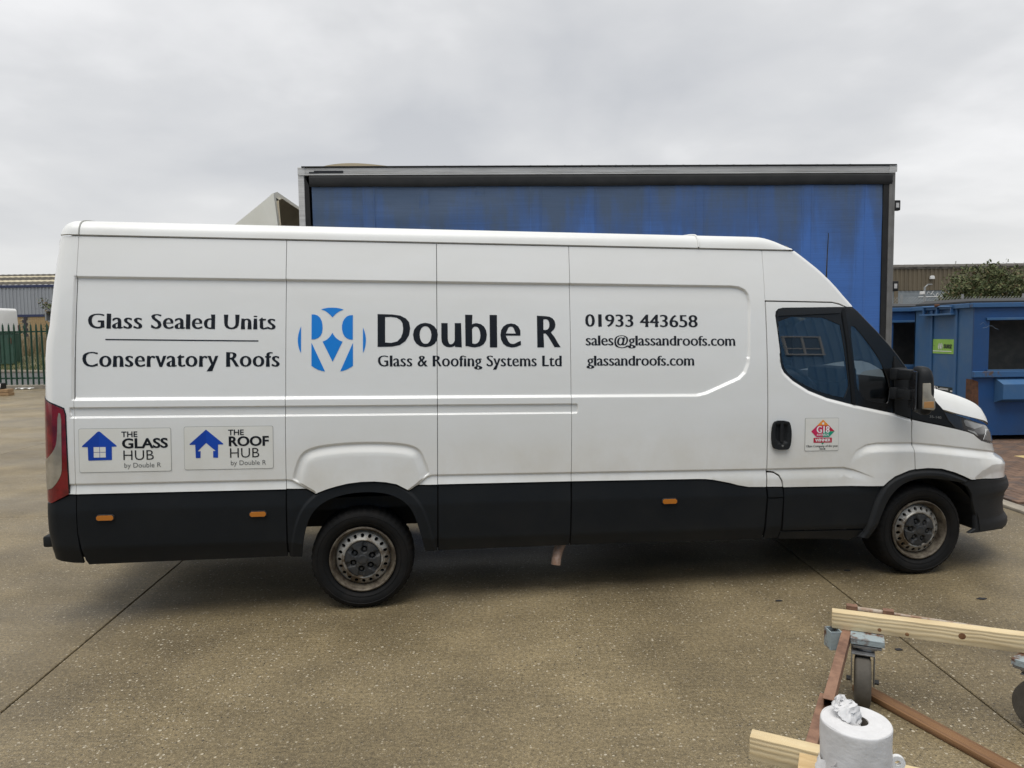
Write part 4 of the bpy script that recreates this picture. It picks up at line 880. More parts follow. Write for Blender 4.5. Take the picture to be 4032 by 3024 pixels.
# award sticker on the door
s3 = panel('sticker', rrect(3.2645, 1.1505, .260, .238, .008), PE(-.0015), 'magedge', VAN, thick=.001, gap=0, prop='square award sticker on the cab door')
panel('sticker_face', rrect(3.2645, 1.1505, .2555, .2335, .008), PE(-.0028), 'magnet', s3, thick=0, gap=0)
flat_poly([(3.271, 1.258), (3.226, 1.2155), (3.271, 1.2155), (3.316, 1.2155)], 'dorange', s3, P2, 'diamond_print')
flat_poly([(3.226, 1.2155), (3.181, 1.173), (3.271, 1.173), (3.271, 1.2155)], 'dcrimson', s3, P2, 'diamond_print')
flat_poly([(3.316, 1.2155), (3.271, 1.2155), (3.271, 1.173), (3.361, 1.173)], 'dred', s3, P2, 'diamond_print')
flat_poly([(3.181, 1.173), (3.222, 1.132), (3.271, 1.132), (3.271, 1.173)], 'dcrimson', s3, P2, 'diamond_print')
flat_poly([(3.271, 1.173), (3.271, 1.132), (3.319, 1.132), (3.361, 1.173)], 'dgreen', s3, P2, 'diamond_print')
flat_poly([(3.271 + (.013 if k % 2 == 0 else .0055) * math.sin(k * PI / 5), 1.230 + (.013 if k % 2 == 0 else .0055) * math.cos(k * PI / 5)) for k in range(10)], 'dwhite', s3, P3, 'star_print')
letter('G18', 3.222, 3.322, 1.163, .048, mat='dwhite', parent=s3, pos=P3, emb=.03, flare=0, offset=.01)
letter('AWARDS', 3.223, 3.317, 1.140, .017, mat='dwhite', parent=s3, pos=P3, emb=.02, flare=0)
flat_poly([(3.200, 1.127), (3.341, 1.127), (3.341, 1.092), (3.200, 1.092)], 'dred', s3, P2, 'banner_print')
letter('WINNER', 3.211, 3.330, 1.1005, .020, mat='dwhite', parent=s3, pos=P3, emb=.03, flare=0, offset=.02)
flat_poly([(3.259, 1.0905), (3.281, 1.0905), (3.270, 1.078)], 'dgreen', s3, P2, 'arrow_print')
letter('Glass Company of the year', 3.146, 3.390, 1.060, .0155, parent=s3, pos=P2, emb=.02, flare=.3)
letter('2018', 3.247, 3.292, 1.040, .0135, parent=s3, pos=P2, emb=.02, flare=.3)
letter('35-140', 4.112, 4.208, 1.262, .018, mat='dgrey', parent=VAN, pos=make_pos(rel=None, extra=.002), emb=.01, flare=0, rot=-.10, name='badge')

# ------------------------------------------------------------------ curtain-sided lorry behind the van
M('alloy', (.58, .575, .56), .5, metal=.15, col2=(.44, .435, .42), vscale=6, stretch=(.3, 3, 6))
M('postgrey', (.20, .195, .185), .5, metal=.2, col2=(.15, .145, .135), vscale=6)
M('valance', (.017, .0175, .018), .75, col2=(.024, .024, .024), vscale=5, spec=.3)
M('tan', (.48, .40, .27), .8)
M('grp', (.76, .75, .68), .55, col2=(.70, .69, .61), vscale=3)
M('grp_shaded', (.64, .56, .42), .9, col2=(.56, .49, .36), vscale=4)  # deflector inside: shade on the white shell put into its colour as brown
def curtainmat(name, dirt):
    m = bpy.data.materials.new(name); m.use_nodes = True; t = m.node_tree; b = t.nodes['Principled BSDF']; ln = t.links.new; N = t.nodes.new
    tc = N('ShaderNodeTexCoord'); sp = N('ShaderNodeSeparateXYZ'); ln(tc.outputs['Object'], sp.inputs[0])
    def noise(scale, stretch, det=5):
        mp = N('ShaderNodeMapping'); mp.inputs['Scale'].default_value = stretch; ln(tc.outputs['Object'], mp.inputs[0]); n = N('ShaderNodeTexNoise'); n.inputs['Scale'].default_value = scale; n.inputs['Detail'].default_value = det; n.inputs['Roughness'].default_value = .62; ln(mp.outputs[0], n.inputs['Vector']); return n.outputs[0]
    s1 = noise(1.9, (1.4, 1, .22)); s2 = noise(3.0, (.35, 1, 12)); s3 = noise(1.1, (.5, 1, .5))
    zr = N('ShaderNodeMapRange'); ln(sp.outputs[2], zr.inputs[0]); zr.inputs[1].default_value = 2.4; zr.inputs[2].default_value = 3.7; zr.inputs[3].default_value = -.20; zr.inputs[4].default_value = .20
    xr = N('ShaderNodeMapRange'); ln(sp.outputs[0], xr.inputs[0]); xr.inputs[1].default_value = 0; xr.inputs[2].default_value = 7; xr.inputs[3].default_value = .10; xr.inputs[4].default_value = -.06
    def add(a, c): q = N('ShaderNodeMath'); q.operation = 'ADD'; ln(a, q.inputs[0]); ln(c, q.inputs[1]); return q.outputs[0]
    def mul(a, k): q = N('ShaderNodeMath'); q.operation = 'MULTIPLY'; ln(a, q.inputs[0]); q.inputs[1].default_value = k; return q.outputs[0]
    tot = add(add(add(mul(s1, 1.0), mul(s3, .25)), zr.outputs[0]), add(xr.outputs[0], mul(s2, .14)))
    r = N('ShaderNodeValToRGB'); el = r.color_ramp.elements; el[0].position = .54 + dirt; el[0].color = (.058, .160, .46, 1); el[1].position = .90 + dirt; el[1].color = (.070, .110, .185, 1)
    q = el.new(.70 + dirt); q.color = (.056, .122, .30, 1); ln(tot, r.inputs[0])
    fine = N('ShaderNodeValToRGB'); fine.color_ramp.elements[0].position = .30; fine.color_ramp.elements[0].color = (.84, .84, .85, 1); fine.color_ramp.elements[1].position = .62; fine.color_ramp.elements[1].color = (1.05, 1.05, 1.05, 1); ln(noise(5.0, (.25, 1, 22), 4), fine.inputs[0])
    mx = N('ShaderNodeMix'); mx.data_type = 'RGBA'; mx.blend_type = 'MULTIPLY'; mx.inputs[0].default_value = 1; ln(r.outputs[0], mx.inputs[6]); ln(fine.outputs[0], mx.inputs[7]); ln(mx.outputs[2], b.inputs['Base Color'])
    b.inputs['Roughness'].default_value = .46; bpn = N('ShaderNodeBump'); bpn.inputs['Distance'].default_value = .012; bpn.inputs['Strength'].default_value = .5; ln(noise(1.6, (1.2, 1, 1.8), 4), bpn.inputs['Height']); ln(bpn.outputs[0], b.inputs['Normal'])
    MATS[name] = m
curtainmat('curtain', 0.0); curtainmat('curtain_clean', .035)
LOR = thing('curtain_side_lorry', 'tall lorry with dirty blue side curtain standing behind the white van', 'lorry', (-2.62, 9.0, 0), .038)
LL, TOP = 7.57, 3.94
rows = []
for k in range(90):
    x = .16 + (LL - .32) * k / 89; r = []
    for j in range(40):
        z = 1.12 + (3.70 - 1.12) * j / 39; y = .006 * math.sin(x * 8.97 + .6) * (.35 + .65 * math.sin(z * 1.3) ** 2) + .020 * math.exp(-((z - 3.5) / .25) ** 2) * math.sin(x * 2.3) * (1 if x < 3 else .3) + .010 * math.sin(z * 14 + x * 1.5) * math.exp(-((x - .8) / .9) ** 2)
        r.append((x, y * (1 if z < 3.3 else max(0, (3.66 - z) / .36)) + .012, z))
    rows.append(r)
MB().grid(rows).build('side_curtain', 'curtain', LOR, smooth=60)
for k in range(10):
    x = .86 + k * .697
    ws = lambda xx_, z: .0085 + .006 * math.sin(xx_ * 8.97 + .6) * (.35 + .65 * math.sin(z * 1.3) ** 2) * (1 if z < 3.3 else max(0, (3.66 - z) / .36))
    cs = MB().grid([[(x + dxx, ws(x + dxx, z) + off_, z) for z in np.linspace(1.1, 3.72, 36)] for dxx, off_ in ((-.075, .004), (-.068, 0), (-.03, 0), (.03, 0), (.068, 0), (.075, .004))]).build('curtain_strap', 'curtain_clean', LOR, smooth=60)
    for dd in (-.052, .052): MB().grid([[(x + dd + q, ws(x + dd, z) - .0015, z) for z in np.linspace(1.1, 3.72, 36)] for q in (-.004, .004)]).build('webbing', 'curtain', cs)
MB().bx(0.0, LL, -.012, 2.5, 3.855, 3.93).build('top_rail', 'alloy', LOR, bev=.008, smooth=40)
MB().bx(0.05, LL, -.03, 2.45, 3.932, 3.945).build('roof_edge_strip', 'valance', LOR)
MB().bx(0.02, LL - .02, -.020, .03, 3.838, 3.852).build('lower_rail_lip', 'alloy', LOR)
rows = []
for x in np.linspace(.14, LL - .05, 60):
    sag = .003 * math.sin(x * 3); rows.append([(x, yy, z + (sag if i > 1 else 0)) for i, (yy, z) in enumerate([(.03, 3.836), (-.016, 3.83), (-.032, 3.80), (-.024, 3.755), (-.030, 3.73), (-.012, 3.695)])])
MB().grid(rows).build('valance', 'valance', LOR, smooth=60)
MB().bx(0, .075, -.010, .06, 1.0, 3.855).build('corner_post', 'alloy', LOR, bev=.006)
MB().add([(.078, .0, 1.0), (.17, -.002, 1.0), (.13, -.004, 3.72), (.078, -.002, 3.82), (.17, .02, 1.0), (.13, .02, 3.72)], [(0, 1, 2, 3), (1, 4, 5, 2)]).build('curtain_edge', 'valance', LOR, fix=False)
MB().bx(LL - .155, LL - .085, -.006, .05, 1.0, 3.80).build('curtain_edge', 'valance', LOR)
MB().bx(LL - .083, LL - .04, -.014, .06, 1.0, 3.855).build('corner_post', 'postgrey', LOR, bev=.005)
MB().bx(LL - .038, LL, -.004, .08, 1.0, 3.85).build('corner_post', 'postgrey', LOR, bev=.005)
for z in (1.4, 2.4, 3.43):
    h_ = MB().box((LL + .035, .02, z), (.075, .06, .13)).build('door_hinge', 'valance', LOR, bev=.01)
    MB().bx(LL + .012, LL + .05, -.014, -.008, z - .03, z + .03).build('hinge_plate', 'alloy', h_)
MB().bx(.0, .09, -.018, -.008, 3.845, 3.935).build('corner_casting', 'alloy', LOR, bev=.004)
MB().bx(LL - .09, LL + .012, -.020, -.010, 3.85, 3.935).build('corner_casting', 'alloy', LOR, bev=.004)
MB().bx(.20, .56, -.0165, -.0125, 3.862, 3.892).build('torn_label', 'dblack', LOR)
MB().bx(.14, .24, -.0167, -.0127, 3.860, 3.878).build('torn_label', 'dblack', LOR)
for k in range(26):
    MB().box((1.6 + k * .215, .0, 3.948), (.018, .02, .012)).build('rivet', 'alloy', LOR)
MB().grid([[(.30 + .85 * t, yy, 3.944 + .058 * math.sin(PI * t ** .8) * (1 - .3 * abs(yy - 1.2) / 1.2)) for yy in np.linspace(-.01, 2.4, 8)] for t in np.linspace(0, 1, 14)]).grid([[(.30 + .85 * t, -.012, 3.944 + .041 * math.sin(PI * t ** .8)), (.30 + .85 * t, -.012, 3.940)] for t in np.linspace(0, 1, 14)]).build('roof_skin', 'tan', LOR, smooth=60)
MB().bx(.1, LL - .05, .02, 2.46, 3.86, 3.94).build('roof', 'grp', LOR)
mb = MB(); mb.bx(.05, LL - .05, .05, 2.5, .95, 1.10); mb.bx(.05, .10, .02, 2.5, 1.0, 3.86); mb.bx(LL - .08, LL - .03, .05, 2.5, 1.0, 3.86); mb.bx(.05, LL - .05, 2.46, 2.5, 1.0, 3.86); mb.bx(-1.8, LL, .75, 1.05, .70, .95); mb.bx(-1.8, LL, 1.45, 1.75, .70, .95)
mb.build('body_frame', 'valance', LOR)
MB().bx(.3, LL - .3, -.005, .05, .98, 1.09).build('side_rail', 'alloy', LOR)
cab_ = MB().bx(-2.15, -.25, .08, 2.42, .75, 2.72).build('cab', 'grp', LOR, bev=.12, smooth=40, seg=3)
MB().bx(-1.85, -1.05, .062, .09, 1.65, 2.35).build('cab_window', 'blackgloss', cab_, bev=.01)
MB().bx(-2.165, -2.14, .3, 2.2, 1.6, 2.4).build('cab_windscreen', 'blackgloss', cab_)
for x in (-1.35, 4.6):
    for yy in (.08, 2.42):
        wq = MB().lathe([(.28, -.14), (.46, -.15), (.50, -.10), (.50, .10), (.46, .15), (.28, .14)], 32, (x, yy + (.15 if yy < 1 else -.15), .50)).build('lorry_wheel', 'rubber', LOR, smooth=40)
        MB().lathe([(.28, 0), (.26, .02), (.12, .03), (.001, .02)], 24, (x, yy + (.05 if yy < 1 else -.05), .50)).build('wheel_rim', 'alloy', wq, smooth=40)
# roof air deflector: hollow wedge, open at the back
DF = bpy.data.objects.new('air_deflector', None); link(DF, LOR)
ax, az, bx_, bz = -.365, 3.715, -1.50, 2.715
def deflector(near, far, off, matn, nm):
    prof = [(bx_, 2.80), (-1.17, 3.09), (-.82, 3.36), (-.50, 3.61), (-.42, 3.675), (-.392, 3.702), (ax, az)]
    rows = []
    for i, (x, z) in enumerate(prof):
        row = []
        for j, yy in enumerate(np.linspace(near, far, 13)):
            s_ = abs(2 * (yy - near) / (far - near) - 1); row.append((x + off * .6, yy, z - off - .05 * max(0, s_ - .86) / .14 * (1 if j in (0, 12) else 1)))
        rows.append(row)
    mb = MB(); mb.grid(rows)
    for j in (0, 12):
        edge = [r[j] for r in rows]; base = [(min(p[0], -.30 + .06 * 0), p[1], bz) for p in edge]; base[-1] = (-.27, edge[-1][1], bz); mb.grid([edge, base])
    return mb.build(nm, matn, DF, smooth=35)
deflector(.20, 2.30, 0.0, 'grp', 'outer_shell')
deflector(.265, 2.235, .075, 'grp_shaded', 'inner_shell')
mb = MB(); ns_ = 13
to = [(ax, yy, az - .05 * max(0, abs(2 * k / 12 - 1) - .86) / .14) for k, yy in enumerate(np.linspace(.20, 2.30, 13))]; ti = [(ax + .012, .265 + (2.235 - .265) * k / 12, az - .095) for k in range(13)]
mb.grid([to, ti]); mb.grid([[to[0], (-.27, .20, bz)], [ti[0], (-.255, .265, bz)]]); mb.grid([[to[-1], (-.27, 2.30, bz)], [ti[-1], (-.255, 2.235, bz)]]); mb.build('rear_flange', 'grp', DF, smooth=30)

# ------------------------------------------------------------------ blue waste containers on the paving
M('skipblue', (.040, .125, .275), .55, col2=(.075, .15, .26), vscale=2.2, vlo=.42, vhi=.72, bump=.002, bscale=12, rvar=.1)
M('skipdeep', (.012, .070, .215), .5, col2=(.020, .062, .16), vscale=2.0, vlo=.4, vhi=.75, bump=.002, bscale=10)
M('skipworn', (.036, .115, .26), .6, col2=(.11, .070, .042), vscale=5, vlo=.55, vhi=.66, bump=.003, bscale=30)
M('skipscuff', (.16, .22, .29), .7)
M('skipin', (.05, .052, .050), .8, col2=(.085, .083, .076), vscale=5, vlo=.40, vhi=.7)
M('lid', (.022, .024, .026), .55)
M('lidpale', (.30, .29, .26), .7)
M('signgreen', (.33, .60, .10), .5, col2=(.27, .52, .09), vscale=9)
M('signdark', (.02, .03, .025), .5)
M('rust', (.135, .060, .030), .85, col2=(.075, .036, .022), vscale=14, bump=.002, bscale=60)
def container(name, label, x0, x1, y0, y1, seed):
    c = thing(name, label, 'waste container', (x0, y0, .015), 0, 'blue waste containers'); Lx, Ly, Hh = x1 - x0, y1 - y0, 2.235
    # body walls around an open hopper in the front
    ox0, ox1, oz0, oz1 = .25, min(Lx - .3, 1.75), 1.155, 1.95
    mb = MB(); t = .03
    mb.bx(0, ox0, 0, t, .08, Hh - .06); mb.bx(ox1, Lx, 0, t, .08, Hh - .06); mb.bx(ox0, ox1, 0, t, .08, oz0); mb.bx(ox0, ox1, 0, t, oz1, Hh - .06)
    mb.build('front_wall', 'skipdeep', c)
    MB().bx(0, t, t + .002, Ly - .002, .08, Hh - .06).build('end_wall', 'skipblue', c)
    MB().bx(Lx - t, Lx, t + .002, Ly - .002, .08, Hh - .06).build('end_wall', 'skipblue', c)
    MB().bx(0, Lx, Ly - t, Ly, .08, Hh - .06).build('back_wall', 'skipblue', c)
    mb = MB(); mb.bx(t + .01, Lx - t - .01, .62, .64, .15, Hh - .1); mb.bx(t + .01, Lx - t - .01, .05, .62, oz0 - .12, oz0 - .10); mb.build('hopper_lining', 'skipin', c)
    # heavy top rim
    mb = MB(); mb.bx(-.05, Lx + .05, -.045, .05, Hh - .075, Hh); mb.build('top_rim', 'skipworn', c, bev=.008)
    mb = MB(); mb.bx(-.055, .05, .052, Ly + .05, Hh - .077, Hh - .002); mb.build('top_rim', 'skipblue', c, bev=.008)
    mb = MB(); mb.bx(Lx - .05, Lx + .055, .052, Ly + .05, Hh - .077, Hh - .002); mb.build('top_rim', 'skipblue', c, bev=.008)
    # hopper surround
    MB().bx(ox0 - .06, ox1 + .05, -.03, -.001, oz1 + .005, oz1 + .045).build('hopper_lip', 'skipblue', c, bev=.004)
    MB().bx(.0 - .02, Lx, -.06, -.001, 1.03, 1.13).build('cross_rail', 'skipworn', c, bev=.008)
    MB().bx(ox0 - .03, ox1 + .05, -.035, .0295, 1.132, 1.155).build('hopper_sill', 'skipblue', c)
    # folded pocket below the rail
    px0, px1 = .36, Lx - .4
    mb = MB(); mb.add([(px0, -.002, 1.02), (px1, -.002, 1.02), (px1 + .04, -.16, .92), (px0 + .04, -.16, .92), (px0 + .04, -.16, .68), (px1 + .04, -.16, .68), (px0, -.002, .62), (px1, -.002, .62)], [(0, 3, 2, 1), (3, 4, 5, 2), (4, 6, 7, 5), (0, 6, 4, 3), (1, 2, 5, 7)]); mb.build('fork_pocket', 'skipblue', c)
    MB().add([(-.012, -.012, .48), (.11, -.012, .48), (.09, -.012, .96), (-.012, -.012, 1.0), (-.012, .14, 1.0), (-.012, .14, .5)], [(0, 1, 2, 3), (0, 3, 4, 5)]).build('corner_gusset', 'rust', c, fix=False)
    # end wall ribs and door rails
    for yy in (.44, 1.14): MB().bx(-.028, -.001, yy - .035, yy + .035, .10, Hh - .08).build('end_rib', 'skipblue', c, bev=.008)
    b = MB().tube([(-.075, .47, Hh - .04), (-.075, 1.33, Hh - .02)], .014, 8).build('lift_bar', 'skipblue', c, smooth=50)
    for yy in (.5, .9, 1.3): MB().bx(-.085, -.02, yy - .015, yy + .015, 2.08, Hh - .01).build('bar_bracket', 'skipworn', b)
    MB().bx(-.11, -.028, .45, 1.38, 2.055, 2.085).build('lift_ledge', 'skipblue', c, bev=.004)
    MB().box((-.075, .9, Hh - .005), (.05, .09, .05)).build('pivot_block', 'rust', c, bev=.012)
    mb = MB(); mb.bx(.02, Lx - .02, .05, Ly - .05, .08, .11); mb.bx(.1, .3, .1, Ly - .1, 0, .08); mb.bx(Lx - .3, Lx - .1, .1, Ly - .1, 0, .08); mb.build('skids', 'under', c)
    rs = random.Random(seed)
    for k in range(9):       # scrapes in the paint of the front
        x_, z_ = rs.uniform(.05, Lx - .3), rs.choice([rs.uniform(.15, .6), rs.uniform(1.2, 2.1)]); l_ = rs.uniform(.08, .35)
        if ox0 - .05 < x_ < ox1 and z_ > 1.1: x_ = rs.uniform(.02, .12); l_ = .1
        MB().tube([(x_ + l_ * t, -.0012, z_ + .03 * math.sin(t * rs.uniform(1, 5)) + rs.uniform(-.004, .004)) for t in np.linspace(0, 1, 6)], rs.uniform(.0015, .0035), 4).build('scrape', 'skipscuff', c)
    # hinged lids
    n = 3; wl = (Lx + .04) / n
    for k in range(n):
        xa, xb = -.02 + k * wl + .01, -.02 + (k + 1) * wl - .01; ya, yb = .10, Ly - .02
        MB().add([(xa, ya, Hh + .005), (xb, ya, Hh + .005), (xb, yb, Hh + .005), (xa, yb, Hh + .005), (xa, ya, Hh + .035), (xb, ya, Hh + .035), (xb, yb, Hh + .045), (xa, yb, Hh + .045), (xa + .09, ya + .14, Hh + .085), (xb - .09, ya + .14, Hh + .085), (xb - .09, yb - .14, Hh + .095), (xa + .09, yb - .14, Hh + .095)],
                 [(0, 1, 5, 4), (1, 2, 6, 5), (2, 3, 7, 6), (3, 0, 4, 7), (4, 5, 9, 8), (5, 6, 10, 9), (6, 7, 11, 10), (7, 4, 8, 11), (8, 9, 10, 11)]).build('lid', 'lid' if k != 1 else 'lidpale', c, bev=.006)
    return c
s_a = container('waste_container', 'blue steel waste container carrying the green label, nearest the van bonnet', 7.49, 10.95, 11.57, 13.27, 1)
s_b = container('waste_container', 'farther blue steel waste container half hidden behind the lorry corner', 7.03, 10.45, 13.62, 15.3, 2)
# label on the end wall of the nearer one
def endtext(body, parent, ya, yb, z, cap, mat, emb=0.0, off=0.0, x=-.012):
    V, F = text_flat(body, emb, 0, off); lo, hi = V[:, 0].min(), V[:, 0].max(); Y = ya + (V[:, 0] - lo) / (hi - lo) * (yb - ya); Z = z + V[:, 1] / CAPH * cap
    me = bpy.data.meshes.new('lettering'); me.from_pydata([(x, float(a), float(b)) for a, b in zip(Y, Z)], [], F); me.update(); me.materials.append(MATS[mat]); return link(bpy.data.objects.new('lettering', me), parent)
lb = MB().bx(-.007, -.0015, .44 + .04, 1.14 - .04, 1.395, 1.645).build('green_label', 'signgreen', s_a)
endtext('suez', lb, .775, .545, 1.492, .098, 'signdark', .02, .02)
endtext('environmental', lb, 1.098, 1.03, 1.525, .014, 'signdark')
MB().bx(-.0105, -.0075, .56, 1.09, 1.432, 1.445).build('white_line', 'dwhite', lb)
for cy_, cz in ((.845, 1.522), (.905, 1.522)):
    for r in (.016, .030, .043):
        MB().tube([(-.0105, cy_ + r * .75 * math.cos(t), cz + r * 1.25 * math.sin(t)) for t in np.linspace(0, 2 * PI, 25)], .003, 4).build('ring_mark', 'dwhite', lb)
l2 = MB().bx(-.007, -.0015, .48, 1.10, .735, .825).build('black_label', 'signdark', s_a)
MB().bx(-.0095, -.0075, .99, 1.095, .738, .822).build('white_panel', 'dwhite', l2)
MB().bx(-.0095, -.0075, .62, .90, .772, .784).build('white_line', 'dwhite', l2)
MB().bx(-.0095, -.0075, .62, .86, .792, .799).build('white_line', 'dwhite', l2)
MB().tube([(-.0095, .945 + .028 * math.cos(t), .78 + .028 * math.sin(t)) for t in np.linspace(0, 2 * PI, 21)], .005, 4).build('ring_mark', 'dwhite', l2)
MB().bx(-.0095, -.0075, .50, .56, .752, .775).build('white_car_mark', 'dwhite', l2)

# ------------------------------------------------------------------ far buildings
M('cladbrown', (.150, .122, .080), .65, col2=(.115, .094, .062), vscale=1.2, stretch=(1, 1, .3))
M('roofgrey', (.17, .155, .135), .9, col2=(.10, .09, .08), vscale=3)
M('wallgrey', (.27, .30, .32), .7, col2=(.22, .25, .27), vscale=1.5)
M('cladgrey', (.30, .32, .345), .55, col2=(.265, .28, .305), vscale=.8, stretch=(1, 1, .2))
M('trimblue', (.022, .032, .085), .5)
M('brickyellow', (.40, .29, .15), .85, col2=(.31, .21, .11), vscale=2)
M('mortar', (.36, .31, .22), .9)
M('darkbrick', (.045, .042, .05), .85)
M('asbestos', (.085, .075, .06), .95, col2=(.055, .05, .04), vscale=5, bump=.01, bscale=8)
M('rooflight', (.50, .44, .30), .6, col2=(.38, .33, .22), vscale=2)
M('steelgrey', (.30, .31, .31), .5, metal=.5)
M('white', (.72, .72, .70), .5)
M('palegreen', (.012, .055, .034), .5, col2=(.010, .042, .026), vscale=5)
M('cabgreen', (.030, .080, .055), .5, col2=(.024, .066, .046), vscale=2)
M('pane', (.10, .20, .32), .15)
M('bluewall', (.21, .44, .72), .5, col2=(.19, .41, .68), vscale=.6)
def corrugate(x0, x1, z0, z1, y, pitch, depth, trap=True):
    rows = [[], []]; x = x0; i = 0
    while x < x1:
        for dx_, dy_ in ((0, 0), (.45, 0), (.55, 1), (.9, 1)): rows[0].append((x + dx_ * pitch, y - dy_ * depth, z0)); rows[1].append((x + dx_ * pitch, y - dy_ * depth, z1))
        x += pitch
    return MB().grid(rows)
WR = thing('warehouse', 'brown corrugated warehouse with pale grey lower wall beyond the waste containers', 'warehouse', (36, 57, 0))
corrugate(-9, 30, 4.9, 6.6, 0, .34, .06).build('cladding', 'cladbrown', WR)
MB().bx(-9, 30, .05, .2, 0, 4.88).build('lower_wall', 'wallgrey', WR)
for k in range(26): MB().bx(-9, 30, .02, .045, 2.0 + k * .115, 2.0 + k * .115 + .085).build('shutter_slat', 'wallgrey', WR)
MB().bx(-9, 30, -.10, .3, 6.6, 6.72).build('gutter', 'roofgrey', WR)
MB().add([(-9, -.15, 6.72), (30, -.15, 6.72), (30, 14, 8.15), (-9, 14, 8.15)], [(0, 1, 2, 3)]).build('roof', 'roofgrey', WR)
for k in range(40): MB().beam((-9 + k, -.2, 6.745), (-9 + k, 14, 8.19), .34, .05).build('roof_sheet', 'roofgrey', WR)
MB().bx(-9, 30, 12, 20, 0, 7.8).build('rear_block', 'cladbrown', WR)
MB().bx(-5.55, -5.25, -.06, .04, .2, 4.9).build('stanchion', 'cladbrown', WR)
f_ = thing('floodlight', 'white floodlight on the brown warehouse cladding', 'floodlight', (33.35, 56.85, 5.9)); MB().prism([(-.18, -.12), (.18, -.12), (.15, .10), (.07, .15), (-.07, .15), (-.15, .10)], -.12, .06, lambda a, b, z: (a, z, b)).build('lamp_head', 'white', f_, bev=.02); MB().bx(-.03, .03, .05, .12, -.05, .05).build('bracket', 'steelgrey', f_)
sg = thing('wall_sign', 'dark sign with white lines at the left end of the brown warehouse', 'sign', (21.1, 40, 0)); MB().bx(-.35, .14, -.02, .02, 4.15, 4.82).build('board', 'signdark', sg)
for k, (a, b) in enumerate(((-.14, .1), (-.12, .1), (-.1, .08), (-.12, .06))): MB().bx(a, b, -.03, -.022, 4.68 - k * .08, 4.71 - k * .08).build('white_line', 'dwhite', sg)
MB().tube([(0, .05, 0), (0, .05, 4.3)], .05, 8).build('post', 'steelgrey', sg)
lp = thing('lamp_post', 'thin grey lamp post with a short bent arm behind the containers', 'lamp post', (13.85, 24, 0)); MB().tube([(0, 0, 0), (0, 0, 3.25)], [.045, .035], 8).build('post', 'steelgrey', lp, smooth=50); MB().tube([(0, 0, 3.23), (.06, 0, 3.29), (.17, 0, 3.33)], .02, 6).build('arm', 'steelgrey', lp); MB().box((.16, 0, 3.325), (.15, .08, .035)).build('lamp_head', 'steelgrey', lp, bev=.01); MB().box((-.10, -.03, 3.04), (.13, .10, .10)).build('camera_box', 'white', lp, bev=.015)
gf = thing('graffiti', 'white scrawled graffiti on the pale warehouse wall', 'graffiti', (34.6, 57.02, 4.55))
for k in range(9):
    x = -1.5 + k * .42; MB().tube([(x + .3 * t, -.03, .12 * math.sin(t * 5 + k) + .10 * math.cos(k * 2.1) + .05 * t) for t in np.linspace(0, 1.6, 9)], .022, 4).build('stroke', 'white', gf)
MB().tube([(-2.2, -.03, -.16), (2.3, -.03, -.12)], .025, 4).build('stroke', 'white', gf)
cl = thing('chain_link_fence', 'grey chain-link fence between the lorry and the containers', 'fence', (9.2, 20, 0))
for k in range(4): MB().tube([(k * 1.7, 0, 0), (k * 1.7, 0, 2.8)], .03, 6).build('post', 'steelgrey', cl)
mb = MB()
for k in range(-34, 64):
    for sgn in (1, -1):
        a, b = k * .085, k * .085 + sgn * 2.7; pa, pb = (a, 0, .03), (b, 0, 2.73); t0, t1 = 0, 1
        if b != a:
            ts = sorted([(0 - a) / (b - a), (5.1 - a) / (b - a)]); t0, t1 = max(0, ts[0]), min(1, ts[1])
        if t1 > t0: mb.tube([Vector(pa).lerp(Vector(pb), t0), Vector(pa).lerp(Vector(pb), t1)], .0035, 3, False)
q = mb.build('wire_mesh', 'steelgrey', cl); q['kind'] = 'stuff'
